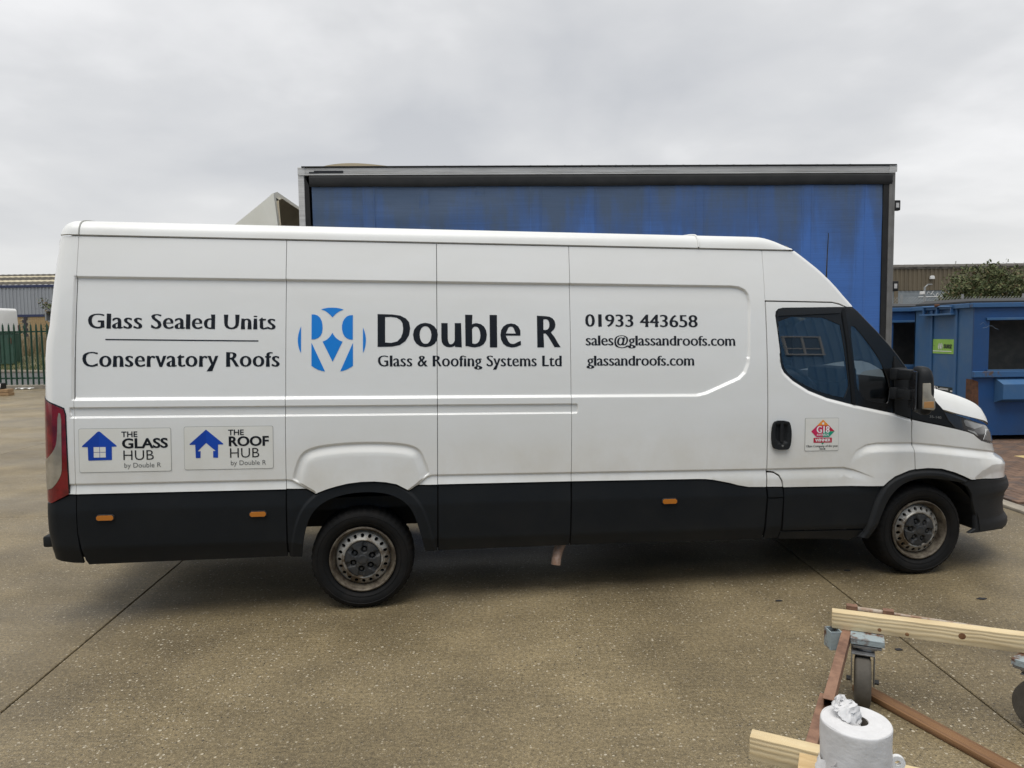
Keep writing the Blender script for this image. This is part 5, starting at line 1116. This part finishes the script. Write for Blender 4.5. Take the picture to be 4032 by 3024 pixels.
# shrub tree behind the containers
M('leafA', (.082, .104, .036), .75); M('leafB', (.135, .140, .055), .75); M('leafC', (.055, .074, .028), .8); M('leafD', (.16, .115, .06), .8); M('bark', (.07, .055, .04), .9)
def leafy(name, label, cat, loc, lobes, n, size, mats, seed, trunk, spikes=0, group=None):
    r = random.Random(seed); t = thing(name, label, cat, loc, 0, group); mb = MB(); mb.tube(trunk, [.09 * (1 - .6 * i / len(trunk)) for i in range(len(trunk))], 7)
    top = Vector(trunk[-1])
    for (c, rad) in lobes: mb.tube([top - Vector((0, 0, .5)), (top + Vector(c)) / 2 + Vector((0, 0, -.2)), Vector(c)], [.05, .035, .012], 5)
    mb.build('trunk', 'bark', t, smooth=60)
    tot = sum(R_[0] * R_[1] * R_[2] for _, R_ in lobes); mbs = MB()
    for c, R_ in lobes:
        k = int(n * R_[0] * R_[1] * R_[2] / tot)
        # twig clusters inside each lobe so the crown breaks into clumps
        cl_ = []
        for _ in range(max(6, k // 34)):
            v = Vector((r.gauss(0, 1), r.gauss(0, 1), r.gauss(0, 1))).normalized() * (r.random() ** .40); cl_.append(Vector((c[0] + v.x * R_[0], c[1] + v.y * R_[1], c[2] + v.z * R_[2])))
        for _ in range(k):
            q = r.choice(cl_); s_ = size * r.uniform(.6, 1.4); p = q + Vector((r.gauss(0, .11), r.gauss(0, .11), r.gauss(0, .09)))
            u = Vector((r.gauss(0, 1), r.gauss(0, 1), r.gauss(.35, .8))).normalized(); w_ = u.cross(Vector((r.gauss(0, 1), r.gauss(0, 1), r.gauss(0, 1)))).normalized()
            mbs.cur = r.choices(range(len(mats)), [5, 4, 4, 1][:len(mats)])[0]; mbs.add([p, p + u * s_ * .5 + w_ * s_ * .22, p + u * s_, p + u * s_ * .5 - w_ * s_ * .22], [(0, 1, 2, 3)])
    for _ in range(spikes):
        c, R_ = r.choice(lobes); a = r.uniform(0, 2 * PI); b = Vector((c[0] + R_[0] * .7 * math.cos(a), c[1] + R_[1] * .7 * math.sin(a), c[2] + R_[2] * .72)); d = Vector((r.gauss(0, .35), r.gauss(0, .35), 1)).normalized(); hgt = r.uniform(.2, .5)
        for k in range(9):
            p = b + d * hgt * k / 9; u = Vector((r.gauss(0, 1), r.gauss(0, 1), .5)).normalized(); w_ = u.cross(d).normalized(); s_ = size * .8; mbs.cur = r.choice([0, 1]); mbs.add([p, p + u * s_ * .5 + w_ * s_ * .2, p + u * s_, p + u * s_ * .5 - w_ * s_ * .2], [(0, 1, 2, 3)])
    mbs.build('crown', mats, t, fix=False)['kind'] = 'stuff'
    return t
leafy('shrub_tree', 'big rounded olive-green shrub tree rising behind the blue containers', 'tree', (17.1, 25.5, 0), [((-.5, 0, 3.25), (1.05, 1.2, .82)), ((.45, 0, 3.15), (1.2, 1.2, .82)), ((1.5, .1, 2.75), (1.1, 1.1, .75)), ((-1.2, -.1, 2.75), (.85, .9, .66)), ((0, 0, 2.3), (2.2, 1.3, .95)), ((2.6, .2, 2.3), (1.0, 1.0, .8))], 22000, .12, ['leafA', 'leafB', 'leafC', 'leafD'], 3, [(0, 0, 0), (.1, 0, .8), (.05, .05, 1.7)], 46)
# ------------------------------------------------------------------ left: palisade fence, far warehouse, parked van
M('conc_plinth', (.26, .235, .19), .85, col2=(.18, .16, .13), vscale=4, bump=.003, bscale=30)
PF = thing('palisade_fence', 'dark green steel palisade fence with pointed pales along the back of the yard', 'fence', (-25, 27.2, .15))
mb = MB(); mb.prism([(-.036, 0), (.036, 0), (.036, 2.18), (.022, 2.30), (.012, 2.25), (0, 2.36), (-.012, 2.25), (-.022, 2.30), (-.036, 2.18)], -.008, .008, lambda a, b, z: (a, z, b)); mb.bx(-.008, .008, -.03, -.0081, .05, 2.15); pm = mb.mesh('pale'); pm.materials.append(MATS['palegreen'])
for k in range(74):
    o = bpy.data.objects.new('pale', pm); o.location = (k * .209 + .05, -.03, random.uniform(-.01, .01)); o.rotation_euler = (0, random.uniform(-.006, .006), 0); link(o, PF)
for z in (.26, 2.03): MB().bx(0, 15.5, -.012, .035, z - .03, z + .03).build('rail', 'palegreen', PF)
for k in range(1, 7): MB().bx(k * 2.75 - .45, k * 2.75 - .35, .037, .12, -.1, 2.3).build('post', 'palegreen', PF)
pl = tag(MB().bx(-34, -8, 27.0, 27.5, -.02, .155).build('fence_plinth', 'conc_plinth', None, bev=.02), 'low concrete plinth under the green palisade fence', 'plinth')
WL = thing('warehouse', 'grey corrugated warehouse with blue trim, yellow brick base and striped roof at far left', 'warehouse', (-42, 60, 1.4))
corrugate(-14, 26, 2.62, 4.88, 0, .30, .05).build('cladding', 'cladgrey', WL)
MB().bx(-14, 26, -.10, .1, 4.87, 5.08).build('gutter', 'trimblue', WL)
MB().bx(-14, 26, -.07, .05, 2.42, 2.62).build('blue_band', 'trimblue', WL)
MB().bx(-14, 26, .0, .1, -.3, 2.42).build('brick_backing', 'mortar', WL)
bm_ = MB(); bm_.box((0, 0, 0), (.33, .03, .105)); bme = bm_.mesh('brick'); bme.materials.append(MATS['brickyellow'])
for r_ in range(13):
    for k in range(22):
        x = -1.2 + k * .345 + (.17 if r_ % 2 else 0)
        if abs(x - 1.28) < .28: continue
        o = bpy.data.objects.new('brick', bme); o.location = (x, -.012, 2.36 - r_ * .118); link(o, WL)
for r_ in range(14): MB().box((1.26 + (.07 if r_ % 4 < 2 else -.04), -.03, 2.35 - r_ * .118), (.30, .06, .112)).build('quoin', 'darkbrick', WL)
for i, (z0, z1, m_) in enumerate(((5.08, 5.38, 'asbestos'), (5.38, 5.53, 'rooflight'), (5.53, 5.83, 'asbestos'), (5.83, 5.95, 'rooflight'), (5.95, 6.13, 'asbestos'))):
    rows = [[], []]
    for k in range(160):
        x = -14 + k * .25; b_ = .03 * (k % 2); rows[0].append((x, -.1 + (z0 - 5.08) * 2.0, z0 + b_)); rows[1].append((x, -.1 + (z1 - 5.08) * 2.0, z1 + b_))
    MB().grid(rows).build('roof_strip', m_, WL)
MB().beam((4.3, .45, 5.46), (7.2, .75, 5.72), .1, .12).build('roof_sheet', 'rooflight', WL)
def simple_van(name, label, loc, rz, hh=2.55):
    v = thing(name, label, 'van', loc, rz, None)
    body = [(0, .45), (5.3, .45), (5.4, .75), (5.25, 1.05), (4.55, 1.25), (3.95, 2.0), (3.6, hh - .12), (3.3, hh), (.12, hh), (.02, hh - .15), (-.06, 1.2)]
    bd = MB().prism(body, 0, 1.95, lambda a, b, z: (a, z, b)).build('body', 'paint', v, bev=.07, smooth=40, seg=3)
    for yy in (-.004, 1.954): MB().prism([(.25, 1.2), (2.9, 1.2), (2.9, 2.1), (.25, 2.1)], yy, yy + .004 if yy > 1 else yy - .004, lambda a, b, z: (a, z, b)).build('side_panel', 'roofpaint', bd)
    for yy in (-.004, 1.954): MB().prism([(3.15, 1.35), (4.3, 1.35), (3.9, 1.9), (3.15, 1.95)], yy, yy + .006 if yy > 1 else yy - .006, lambda a, b, z: (a, z, b)).build('cab_window', 'blackgloss', bd)
    for yy in (-.012, 1.862): MB().bx(-.09, .08, yy, yy + .10, 1.02, 1.55).build('tail_lamp', 'redlens', v, bev=.01)
    for x in (1.0, 4.4):
        for yy in (.0, 1.75): MB().lathe([(.2, 0), (.33, 0), (.34, .03), (.34, .18), (.33, .2), (.2, .2)], 24, (x, yy, .34)).build('wheel', 'rubber', v, smooth=40)
    MB().bx(-.12, -.02, .05, 1.9, .35, .62).build('rear_bumper', 'clad', v, bev=.02)
    return v
simple_van('parked_van', 'white van parked on the bank in front of the grey warehouse', (-35.95, 52.2, 1.42), PI - .25, 2.75)
simple_van('parked_van', 'white van whose roof just shows between the lorry and the containers', (9.75, 18.3, 0), PI + .05, 2.38)
gc = thing('utility_cabinet', 'green steel utility cabinet on the verge behind the palisade fence', 'cabinet', (-31.9, 45, .36)); MB().bx(-1.1, .5, 0, .8, 0, 1.95).build('box', 'cabgreen', gc, bev=.03); MB().bx(-1.15, .55, -.05, .85, 1.96, 2.02).build('lid', 'cabgreen', gc, bev=.01); MB().bx(-.32, -.29, -.012, .0, .1, 1.9).build('door_gap', 'dark', gc); MB().prism([(.22, 1.30), (.42, 1.30), (.42, 1.65), (.32, 1.75), (.22, 1.65)], -.03, -.002, lambda a, b, z: (a, z, b)).build('red_plate', 'rust', gc)
iv = leafy('ivy_post', 'thin leafy climber on a post beside the palisade fence, left of the van', 'climbing plant', (-20.15, 31.4, 0), [((-.1, 0, 3.3), (.30, .3, .34)), ((.12, 0, 3.1), (.30, .3, .3)), ((-.05, 0, 2.4), (.25, .2, .35)), ((.05, 0, 1.6), (.22, .2, .6))], 620, .11, ['leafA', 'leafD', 'leafC'], 9, [(0, 0, 0), (0, 0, 1.5), (0, 0, 3.0)])
gb = thing('junction_box', 'open grey metal box on the post by the climber', 'metal box', (-20.02, 31.1, 2.70))
mb = MB(); mb.bx(-.22, .3, 0, .25, .40, .46); mb.bx(-.22, -.16, 0, .25, 0, .40); mb.bx(-.16, .3, .2, .25, 0, .40); mb.bx(-.1, .3, 0, .25, -.06, 0); mb.build('casing', 'steelgrey', gb); MB().bx(-.04, .04, .26, .34, -2.7, .3).build('post', 'steelgrey', gb)
M('pine_old', (.36, .235, .125), .8, col2=(.26, .16, .085), vscale=9, stretch=(1, 6, 6))
tb = thing('timber_stack', 'two stacked timber beams at the far left edge of the yard', 'timber', (-17.6, 24.0, 0))
for z in (.055, .168): MB().bx(-.9, .70 + (.0 if z < .1 else -.02), -.15, .15, z - .05, z + .052).build('timber_beam', 'pine_old', tb, bev=.008)
bg = thing('black_crate', 'black crate with three white stripes lying on the timber beams at far left', 'crate', (-17.35, 24.0, .222)); MB().box((-.05, 0, .105), (.5, .3, .20)).build('box', 'dblack', bg, bev=.02)
for k in range(3): MB().box((.08 + k * .052, -.153, .10), (.028, .006, .17), m=Matrix.Rotation(.25, 3, 'Y')).build('white_stripe', 'dwhite', bg)
lt = MB()
lt.grid([[(-18.7 + .09 * i, 26.75 + .06 * j, .02 + .05 * abs(math.sin(i * 2.1 + j * 1.7))) for i in range(8)] for j in range(4)]); tag(lt.build('litter', 'white', None, smooth=60), 'crumpled white litter against the fence plinth', 'litter')
# ------------------------------------------------------------------ the blue-clad unit behind the camera (mirrored in the van's windows)
BB = thing('factory_unit', 'blue corrugated factory unit with white framed windows, behind the viewpoint', 'building', (0, -6.0, 0))
rows = [[], []]; x = -12.0
while x < 26:
    for dx_, dy_ in ((0, 0), (.5, 0), (.58, 1), (.92, 1)): rows[0].append((x + dx_ * .3, .045 * dy_, .0)); rows[1].append((x + dx_ * .3, .045 * dy_, 6.2))
    x += .3
MB().grid(rows).build('cladding', 'bluewall', BB)
MB().bx(-12, 26, -6, -.02, 0, 6.25).build('core', 'bluewall', BB); MB().bx(-12.1, 26.1, -6.1, .1, 6.25, 6.45).build('parapet', 'trimblue', BB)
for xx in (-7.3, -2.8, 1.7, 6.2, 10.7, 15.2, 19.7):
    wd = MB().bx(xx - .52, xx + .52, .047, .075, 3.95, 4.80).build('window', 'pane', BB)
    mb = MB(); mb.bx(xx - .57, xx + .57, .05, .12, 4.80, 4.87); mb.bx(xx - .57, xx + .57, .05, .15, 3.88, 3.95); mb.bx(xx - .57, xx - .51, .05, .115, 3.95, 4.80); mb.bx(xx + .51, xx + .57, .05, .115, 3.95, 4.80); mb.bx(xx - .03, xx + .03, .05, .11, 3.95, 4.80); mb.bx(xx - .51, xx + .51, .05, .108, 4.20, 4.25); mb.build('window_frame', 'white', wd)

# ------------------------------------------------------------------ foreground: steel trolley, timbers, paper roll
def woodmat(name, ca, cb, knots=True):
    m = bpy.data.materials.new(name); m.use_nodes = True; t = m.node_tree; b = t.nodes['Principled BSDF']; ln = t.links.new; N = t.nodes.new
    tc = N('ShaderNodeTexCoord'); mp = N('ShaderNodeMapping'); mp.inputs['Scale'].default_value = (.35, 1, 1); ln(tc.outputs['Object'], mp.inputs[0])
    wv = N('ShaderNodeTexWave'); wv.wave_type = 'RINGS'; wv.rings_direction = 'X'; wv.inputs['Scale'].default_value = 20; wv.inputs['Distortion'].default_value = 3.0; wv.inputs['Detail'].default_value = 3; wv.inputs['Detail Scale'].default_value = 1.2; ln(mp.outputs[0], wv.inputs[0])
    ns = N('ShaderNodeTexNoise'); ns.inputs['Scale'].default_value = 9; ns.inputs['Detail'].default_value = 6; ln(mp.outputs[0], ns.inputs['Vector'])
    r = N('ShaderNodeValToRGB'); r.color_ramp.elements[0].color = (*ca, 1); r.color_ramp.elements[1].color = (*cb, 1); r.color_ramp.elements[0].position = .25; r.color_ramp.elements[1].position = .95; ln(wv.outputs[0], r.inputs[0])
    r2 = N('ShaderNodeValToRGB'); r2.color_ramp.elements[0].position = .3; r2.color_ramp.elements[0].color = (.74, .70, .64, 1); r2.color_ramp.elements[1].position = .7; r2.color_ramp.elements[1].color = (1.06, 1.06, 1.05, 1); ln(ns.outputs[0], r2.inputs[0])
    mx = N('ShaderNodeMix'); mx.data_type = 'RGBA'; mx.blend_type = 'MULTIPLY'; mx.inputs[0].default_value = 1; ln(r.outputs[0], mx.inputs[6]); ln(r2.outputs[0], mx.inputs[7]); ln(mx.outputs[2], b.inputs['Base Color']); b.inputs['Roughness'].default_value = .65
    bpn = N('ShaderNodeBump'); bpn.inputs['Distance'].default_value = .0012; ln(wv.outputs[0], bpn.inputs['Height']); ln(bpn.outputs[0], b.inputs['Normal']); MATS[name] = m
woodmat('pine', (.72, .60, .39), (.69, .555, .335))
woodmat('oldwood', (.21, .110, .048), (.165, .085, .040))
M('knot', (.16, .07, .03), .7, col2=(.30, .16, .07), vscale=40)
M('bluerust', (.30, .355, .37), .6, col2=(.115, .055, .032), vscale=14, vlo=.50, vhi=.60, bump=.002, bscale=70)
M('ruststeel', (.27, .150, .095), .75, col2=(.145, .075, .048), vscale=11, vlo=.40, vhi=.65, bump=.0015, bscale=90)
M('zinc', (.34, .35, .36), .42, metal=.7, col2=(.22, .22, .22), vscale=20)
M('castor', (.070, .062, .050), .8, col2=(.10, .088, .072), vscale=8, bump=.0012, bscale=70)
M('paper', (.66, .65, .645), .92, col2=(.59, .58, .578), vscale=16, bump=.0016, bscale=45, bstretch=(1, 1, 1.5))
M('core_brown', (.10, .085, .07), .9)
M('plastic', (.72, .72, .71), .35)
M('ply', (.60, .43, .22), .7, col2=(.50, .34, .16), vscale=8, stretch=(1, 8, 1))
ANG = -.392; RZ = .335
TR = thing('steel_trolley', 'rusty pale-blue steel trolley frame on castors in the lower right foreground', 'trolley', (1.70, 3.42, 0))
def lw(x, y, z): return Vector((x - 1.70, y - 3.42, z))
def sect(mb, p0, p1, s_=.05, t=.005, s2=None):   # hollow section, open ends
    p0, p1 = Vector(p0), Vector(p1); d = (p1 - p0).normalized(); sd = d.cross(Vector((0, 0, 1)))
    if sd.length < .01: sd = Vector((1, 0, 0))
    sd.normalize(); u = sd.cross(d); o = []; s2 = s2 or s_
    for p in (p0, p1):
        for k in (0, t): o.append([p + sd * a * (s_ / 2 - k) + u * b * (s2 / 2 - k) for a, b in ((-1, -1), (1, -1), (1, 1), (-1, 1))])
    vs = [q for r in o for q in r]; fs = []
    for k in range(4):
        k2 = (k + 1) % 4; fs += [(k, k2, 8 + k2, 8 + k), (4 + k, 12 + k, 12 + k2, 4 + k2), (k, 4 + k, 4 + k2, k2), (8 + k, 8 + k2, 12 + k2, 12 + k)]
    mb.add(vs, fs)
RD = Vector((.374, .64, 0)).normalized()
mb = MB(); sect(mb, lw(1.668, 3.492, RZ - .026), lw(1.278, 2.822, RZ - .026), .042, .004, .050); mb.build('side_rail', ['ruststeel', 'bluerust'], TR, bev=.0015)
mb = MB(); sect(mb, lw(1.330, 2.965, RZ - .079), lw(.85, 2.145, RZ - .079), .042, .004, .050); mb.build('lower_rail', 'ruststeel', TR, bev=.0015)
mb = MB(); sect(mb, lw(1.606, 3.505, RZ), lw(1.606, 3.505, RZ - .095), .058, .005, .075); mb.build('socket', 'bluerust', TR, bev=.0015)
for p, q in (((1.803, 3.782), (1.853, 3.762)), ((1.962, 3.708), (2.010, 3.688))):
    mb = MB(); sect(mb, lw(*p, RZ - .002), lw(*q, RZ - .002), .040, .005); mb.build('tube_end', 'ruststeel', TR, bev=.0015)
M('palerust', (.42, .36, .29), .7, col2=(.26, .15, .09), vscale=16, vlo=.45, vhi=.62)
MB().tube([lw(1.853, 3.762, RZ - .002), lw(1.962, 3.708, RZ - .002)], .014, 10).build('cross_tube', 'palerust', TR, smooth=50)
MB().tube([lw(2.010, 3.688, RZ - .002), lw(3.2, 3.08, RZ - .015)], .009, 10).build('cross_tube', 'palerust', TR, smooth=50)
def castor_unit(x, yy, swivel, off=(0, 0)):
    c = bpy.data.objects.new('castor_unit', None); link(c, TR); c.location = (x - 1.70, yy - 3.42, 0); c.rotation_euler = (0, 0, swivel)
    ox, oy = off; RW = .124
    MB().box((ox, oy, .293), (.125, .125, .012)).build('top_plate', 'zinc', c, bev=.002)
    MB().lathe([(.042, .268), (.052, .272), (.052, .287)], 20, (ox, oy, 0), axis='Z').build('swivel_ring', 'zinc', c, smooth=40)
    MB().box((0, oy * .5, .264), (.104, .07 + abs(oy), .008)).build('fork_crown', 'zinc', c, bev=.002)
    for s_ in (-1, 1):
        pf = MB(); pf.prism([(-.034, .262), (.034, .262), (.030, .20), (.018, .122), (.014, .104), (-.014, .104), (-.018, .122), (-.030, .20)], s_ * .0475, s_ * .0525, lambda a, b, z: (z, a, b)); pf.build('fork_arm', 'zinc', c, bev=.0015)
        MB().lathe([(.001, s_ * .072), (.012, s_ * .072), (.012, s_ * .053)], 6, (0, 0, RW), axis='X').build('axle_nut', 'hubcap', c)
    MB().lathe([(.03, -.036), (.100, -.036), (.118, -.033), (.123, -.026), (RW, -.015), (RW, .015), (.123, .026), (.118, .033), (.100, .036), (.03, .036)], 56, (0, 0, RW), axis='X').build('castor_wheel', 'castor', c, smooth=30)
    MB().box((ox, oy, .319), (.15, .13, .030)).build('mounting_pad', 'bluerust', c, bev=.002)
    return c
castor_unit(1.703, 3.392, -.43, (.018, .050))
castor_unit(2.395, 3.115, .62, (0, .05))
castor_unit(.98, 2.22, .3, (0, .05))
def timber(name, label, mat, p0, p1, w, h, group=None, bev=.004):
    p0, p1 = Vector(p0), Vector(p1); d = p1 - p0; o = MB().bx(0, d.length, -w / 2, w / 2, 0, h).build(name, mat, None, bev=bev, smooth=40)
    o.location = p0; o.rotation_euler = (0, math.asin(-(d.z) / d.length), math.atan2(d.y, d.x)); tag(o, label, 'timber beam', group); return o
b1 = timber('timber_beam', 'long fresh pine beam with a dark knot lying across the trolley, running out of frame right', 'pine', (1.6145, 3.541, .3362), (4.30, 2.431, .3362), .060, .084)
for (x, z, r) in ((.565, .044, .0135), (.215, .022, .008), (.335, .018, .008)):
    k_ = MB().lathe([(.0005, -.0312), (r * .6, -.0312), (r, -.0308), (r * 1.15, -.0302)], 18, (x, 0, z)).build('knot', 'knot', b1, smooth=60)
b2 = timber('timber_beam', 'short pine beam end lying across the trolley under the paper roll', 'pine', (.831, 2.437, .3362), (1.70, 1.986, .3362), .058, .084)
b3 = timber('old_plank', 'long weathered brown plank lying on the concrete behind the castor', 'oldwood', (1.755, 3.545, .0), (2.24, 2.35, .0), .080, .030, bev=.006)
MB().box((0, 0, .0), (.30, .22, .012)).build('plywood_offcut', 'ply', None, bev=.001, loc=(1.035, 2.130, .4265), rz=ANG - .05); tag(bpy.data.objects['plywood_offcut'], 'small plywood offcut under the white paper roll', 'plywood')
# paper roll
RL = thing('paper_roll', 'big white centre-feed paper roll standing on the trolley, tissue pulled from its core', 'paper roll', (1.014, 2.052, .433))
mb = MB(); rp_ = []
def rwob(z, t): return .0015 * math.sin(3 * t + z * 30) + .0008 * math.sin(7 * t - z * 55)
R0, HR = .0985, .243
rows = []
for z, rr in [(0, .094), (.006, .098)] + [(.02 + (HR - .032) * k / 14, R0) for k in range(15)] + [(HR - .004, .0983), (HR - .001, .0972), (HR, .0955)]:
    rows.append([((rr + rwob(z, t) * .7) * math.cos(t), (rr + rwob(z, t) * .7) * math.sin(t), z) for t in np.linspace(0, 2 * PI, 73)])
for k in range(12):
    rr = .0945 - (.0945 - .033) * k / 11; rows.append([(rr * math.cos(t), rr * math.sin(t), HR + .0012 * math.sin(k * 2.4) + .0012 * math.sin(2 * t + k)) for t in np.linspace(0, 2 * PI, 73)])
MB().grid(rows).build('roll_body', 'paper', RL, smooth=50)
MB().lathe([(.0345, HR + .001), (.033, HR - .004), (.033, .10), (.001, .10)], 40, axis='Z').build('core', 'core_brown', RL, smooth=40)
for k, (rr, zz_) in enumerate(((.0962, HR - .0035), (.0945, HR - .0016))): MB().lathe([(rr, zz_ - .0012), (rr + .0013, zz_), (rr, zz_ + .0012)], 72, axis='Z').build('sheet_edge', 'paper', RL, smooth=60)
def tissue(name, centre, fn, nu, nv, parent, seed):
    r = random.Random(seed); rows = []
    for i in range(nu):
        row = []
        for j in range(nv):
            p = Vector(fn(i / (nu - 1), j / (nv - 1))); p += Vector((r.gauss(0, .0021), r.gauss(0, .0021), r.gauss(0, .0021))); row.append(tuple(p))
        rows.append(row)
    return MB().grid(rows).build(name, 'paper', parent, smooth=62, loc=centre)
def plume(u, v):    # tuft twisted out of the core and folded over to the back left
    a = 2 * PI * v; rad = (.013 + .013 * math.sin(PI * min(1, u * 1.05))) * (1 + .30 * math.sin(3 * a + 5 * u)) * (1 - .45 * max(0, u - .75) / .25)
    base = Vector((-.002 - .036 * u, -.006 + .062 * u, HR - .035 + .078 * math.sin(u * 2.1) - .004 * u)); return base + Vector((math.cos(a) * rad, math.sin(a) * rad * .8, math.sin(a + .8) * rad * .5))
tissue('pulled_tissue', (0, 0, 0), plume, 26, 22, RL, 4)
def drape_l(u, v): return Vector((-.090 - .055 * u - .02 * math.sin(v * 9), -.045 + .12 * (v - .5) - .02 * u, .155 - .155 * u ** .8 - .02 * v + .006 * math.sin(v * 14 + u * 7)))
tissue('hanging_tissue', (0, 0, 0), drape_l, 16, 18, RL, 8)
def drape_r(u, v): return Vector((.080 + .115 * u + .02 * v, .03 - .14 * v + .02 * math.sin(u * 6), .055 - .050 * u + .010 * math.sin(v * 11 + u * 5)))
tissue('spread_tissue', (0, 0, 0), drape_r, 16, 14, RL, 12)
# white plastic fitting lying beside the roll
PH = thing('plastic_handle', 'white plastic handle with a round eye lying beside the paper roll', 'plastic handle', (1.175, 2.115, .455), ANG + .15)
mb = MB(); th = np.linspace(.5, 2 * PI - .5, 24); outer = [(.023 * math.cos(t + PI / 2 - PI + PI), .050 + .023 * math.sin(t + PI / 2)) for t in np.linspace(0, 2 * PI, 25)[:-1]]; inn = [(.0085 * math.cos(t + PI / 2), .052 + .0085 * math.sin(t + PI / 2)) for t in np.linspace(0, 2 * PI, 25)[:-1]]
outer = [(.022 * math.cos(t + PI / 2), .052 + .022 * math.sin(t + PI / 2)) for t in np.linspace(0, 2 * PI, 25)[:-1]]
for y0_, y1_ in ((-.007, .007),):
    vs = [(a, y0_, b) for a, b in outer] + [(a, y0_, b) for a, b in inn] + [(a, y1_, b) for a, b in outer] + [(a, y1_, b) for a, b in inn]; fs = []
    for k in range(24):
        k2 = (k + 1) % 24; fs += [(k, k2, 24 + k2, 24 + k), (48 + k, 72 + k, 72 + k2, 48 + k2), (k, 48 + k, 48 + k2, k2), (24 + k, 24 + k2, 72 + k2, 72 + k)]
    mb.add(vs, fs)
mb.build('eye', 'plastic', PH, smooth=40)
MB().prism([(-.016, .036), (.016, .036), (.032, .020), (.034, -.01), (.018, -.045), (-.02, -.05), (-.03, -.02)], -.009, .009, lambda a, b, z: (a, z, b)).build('plate', 'plastic', PH, bev=.003, smooth=40)
MB().prism([(-.03, -.035), (.10, -.055), (.115, -.09), (-.03, -.09)], -.02, -.008, lambda a, b, z: (a, z, b)).build('arm', 'plastic', PH, bev=.003, smooth=40)
# small debris on the concrete
M('slate', (.02, .02, .024), .6); M('leafdry', (.20, .14, .08), .8)
rd = random.Random(21)
def chip(x, y, r, mat, label, nm):
    n = rd.choice([4, 5, 6]); a0 = rd.random() * 6; poly = [(r * rd.uniform(.6, 1.1) * math.cos(a0 + 2 * PI * k / n), .5 * r * rd.uniform(.6, 1.1) * math.sin(a0 + 2 * PI * k / n)) for k in range(n)]
    o = MB().prism(poly, .0005, .006).build(nm, mat, None, loc=(x, y, 0)); tag(o, label, 'debris'); return o
chip(2.205, 3.985, .030, 'slate', 'black square chip on the concrete just beyond the pine beam', 'slate_chip')
chip(3.18, 4.74, .035, 'slate', 'thin black chip lying alone in front of the front wheel', 'slate_chip')
chip(3.62, 4.82, .018, 'slate', 'tiny dark chip at the right edge of the concrete', 'slate_chip')
chip(1.80, 4.75, .028, 'slate', 'dark chip beside the joint left of the trolley', 'slate_chip')
chip(2.55, 5.35, .030, 'slate', 'dark flake near the rear of the front wheel', 'slate_chip')
chip(1.37, 5.42, .034, 'leafdry', 'dry brown leaf on the concrete under the van', 'fallen_leaf')
# pale stone flecks washed out of the concrete surface: real chips close to the camera
fl = MB()
for _ in range(1500):
    y_ = 2.3 + 3.6 * rd.random() ** 1.2; x_ = rd.uniform(-.78, .78) * y_
    if rd.random() > .35 + .65 * (.5 + .5 * math.sin(x_ * 1.7 + 1.3 * math.sin(y_ * 1.1)) * math.cos(y_ * 2.1 + x_ * .6)): continue
    r = rd.uniform(.0025, .0065) * (1 if rd.random() < .85 else 1.5); n = 5; a0 = rd.random() * 6
    fl.add([(x_ + r * math.cos(a0 + 2 * PI * k / n), y_ + r * .8 * math.sin(a0 + 2 * PI * k / n), .0005) for k in range(n)] + [(x_, y_, .0012 + r * .25)], [(k, (k + 1) % n, n) for k in range(n)])
M('fleck', (.50, .44, .33), .7, col2=(.30, .26, .19), vscale=30)
o = fl.build('stone_flecks', 'fleck', None, fix=False); o['kind'] = 'stuff'; o['label'] = 'pale stone flecks showing in the worn concrete'; o['category'] = 'gravel'
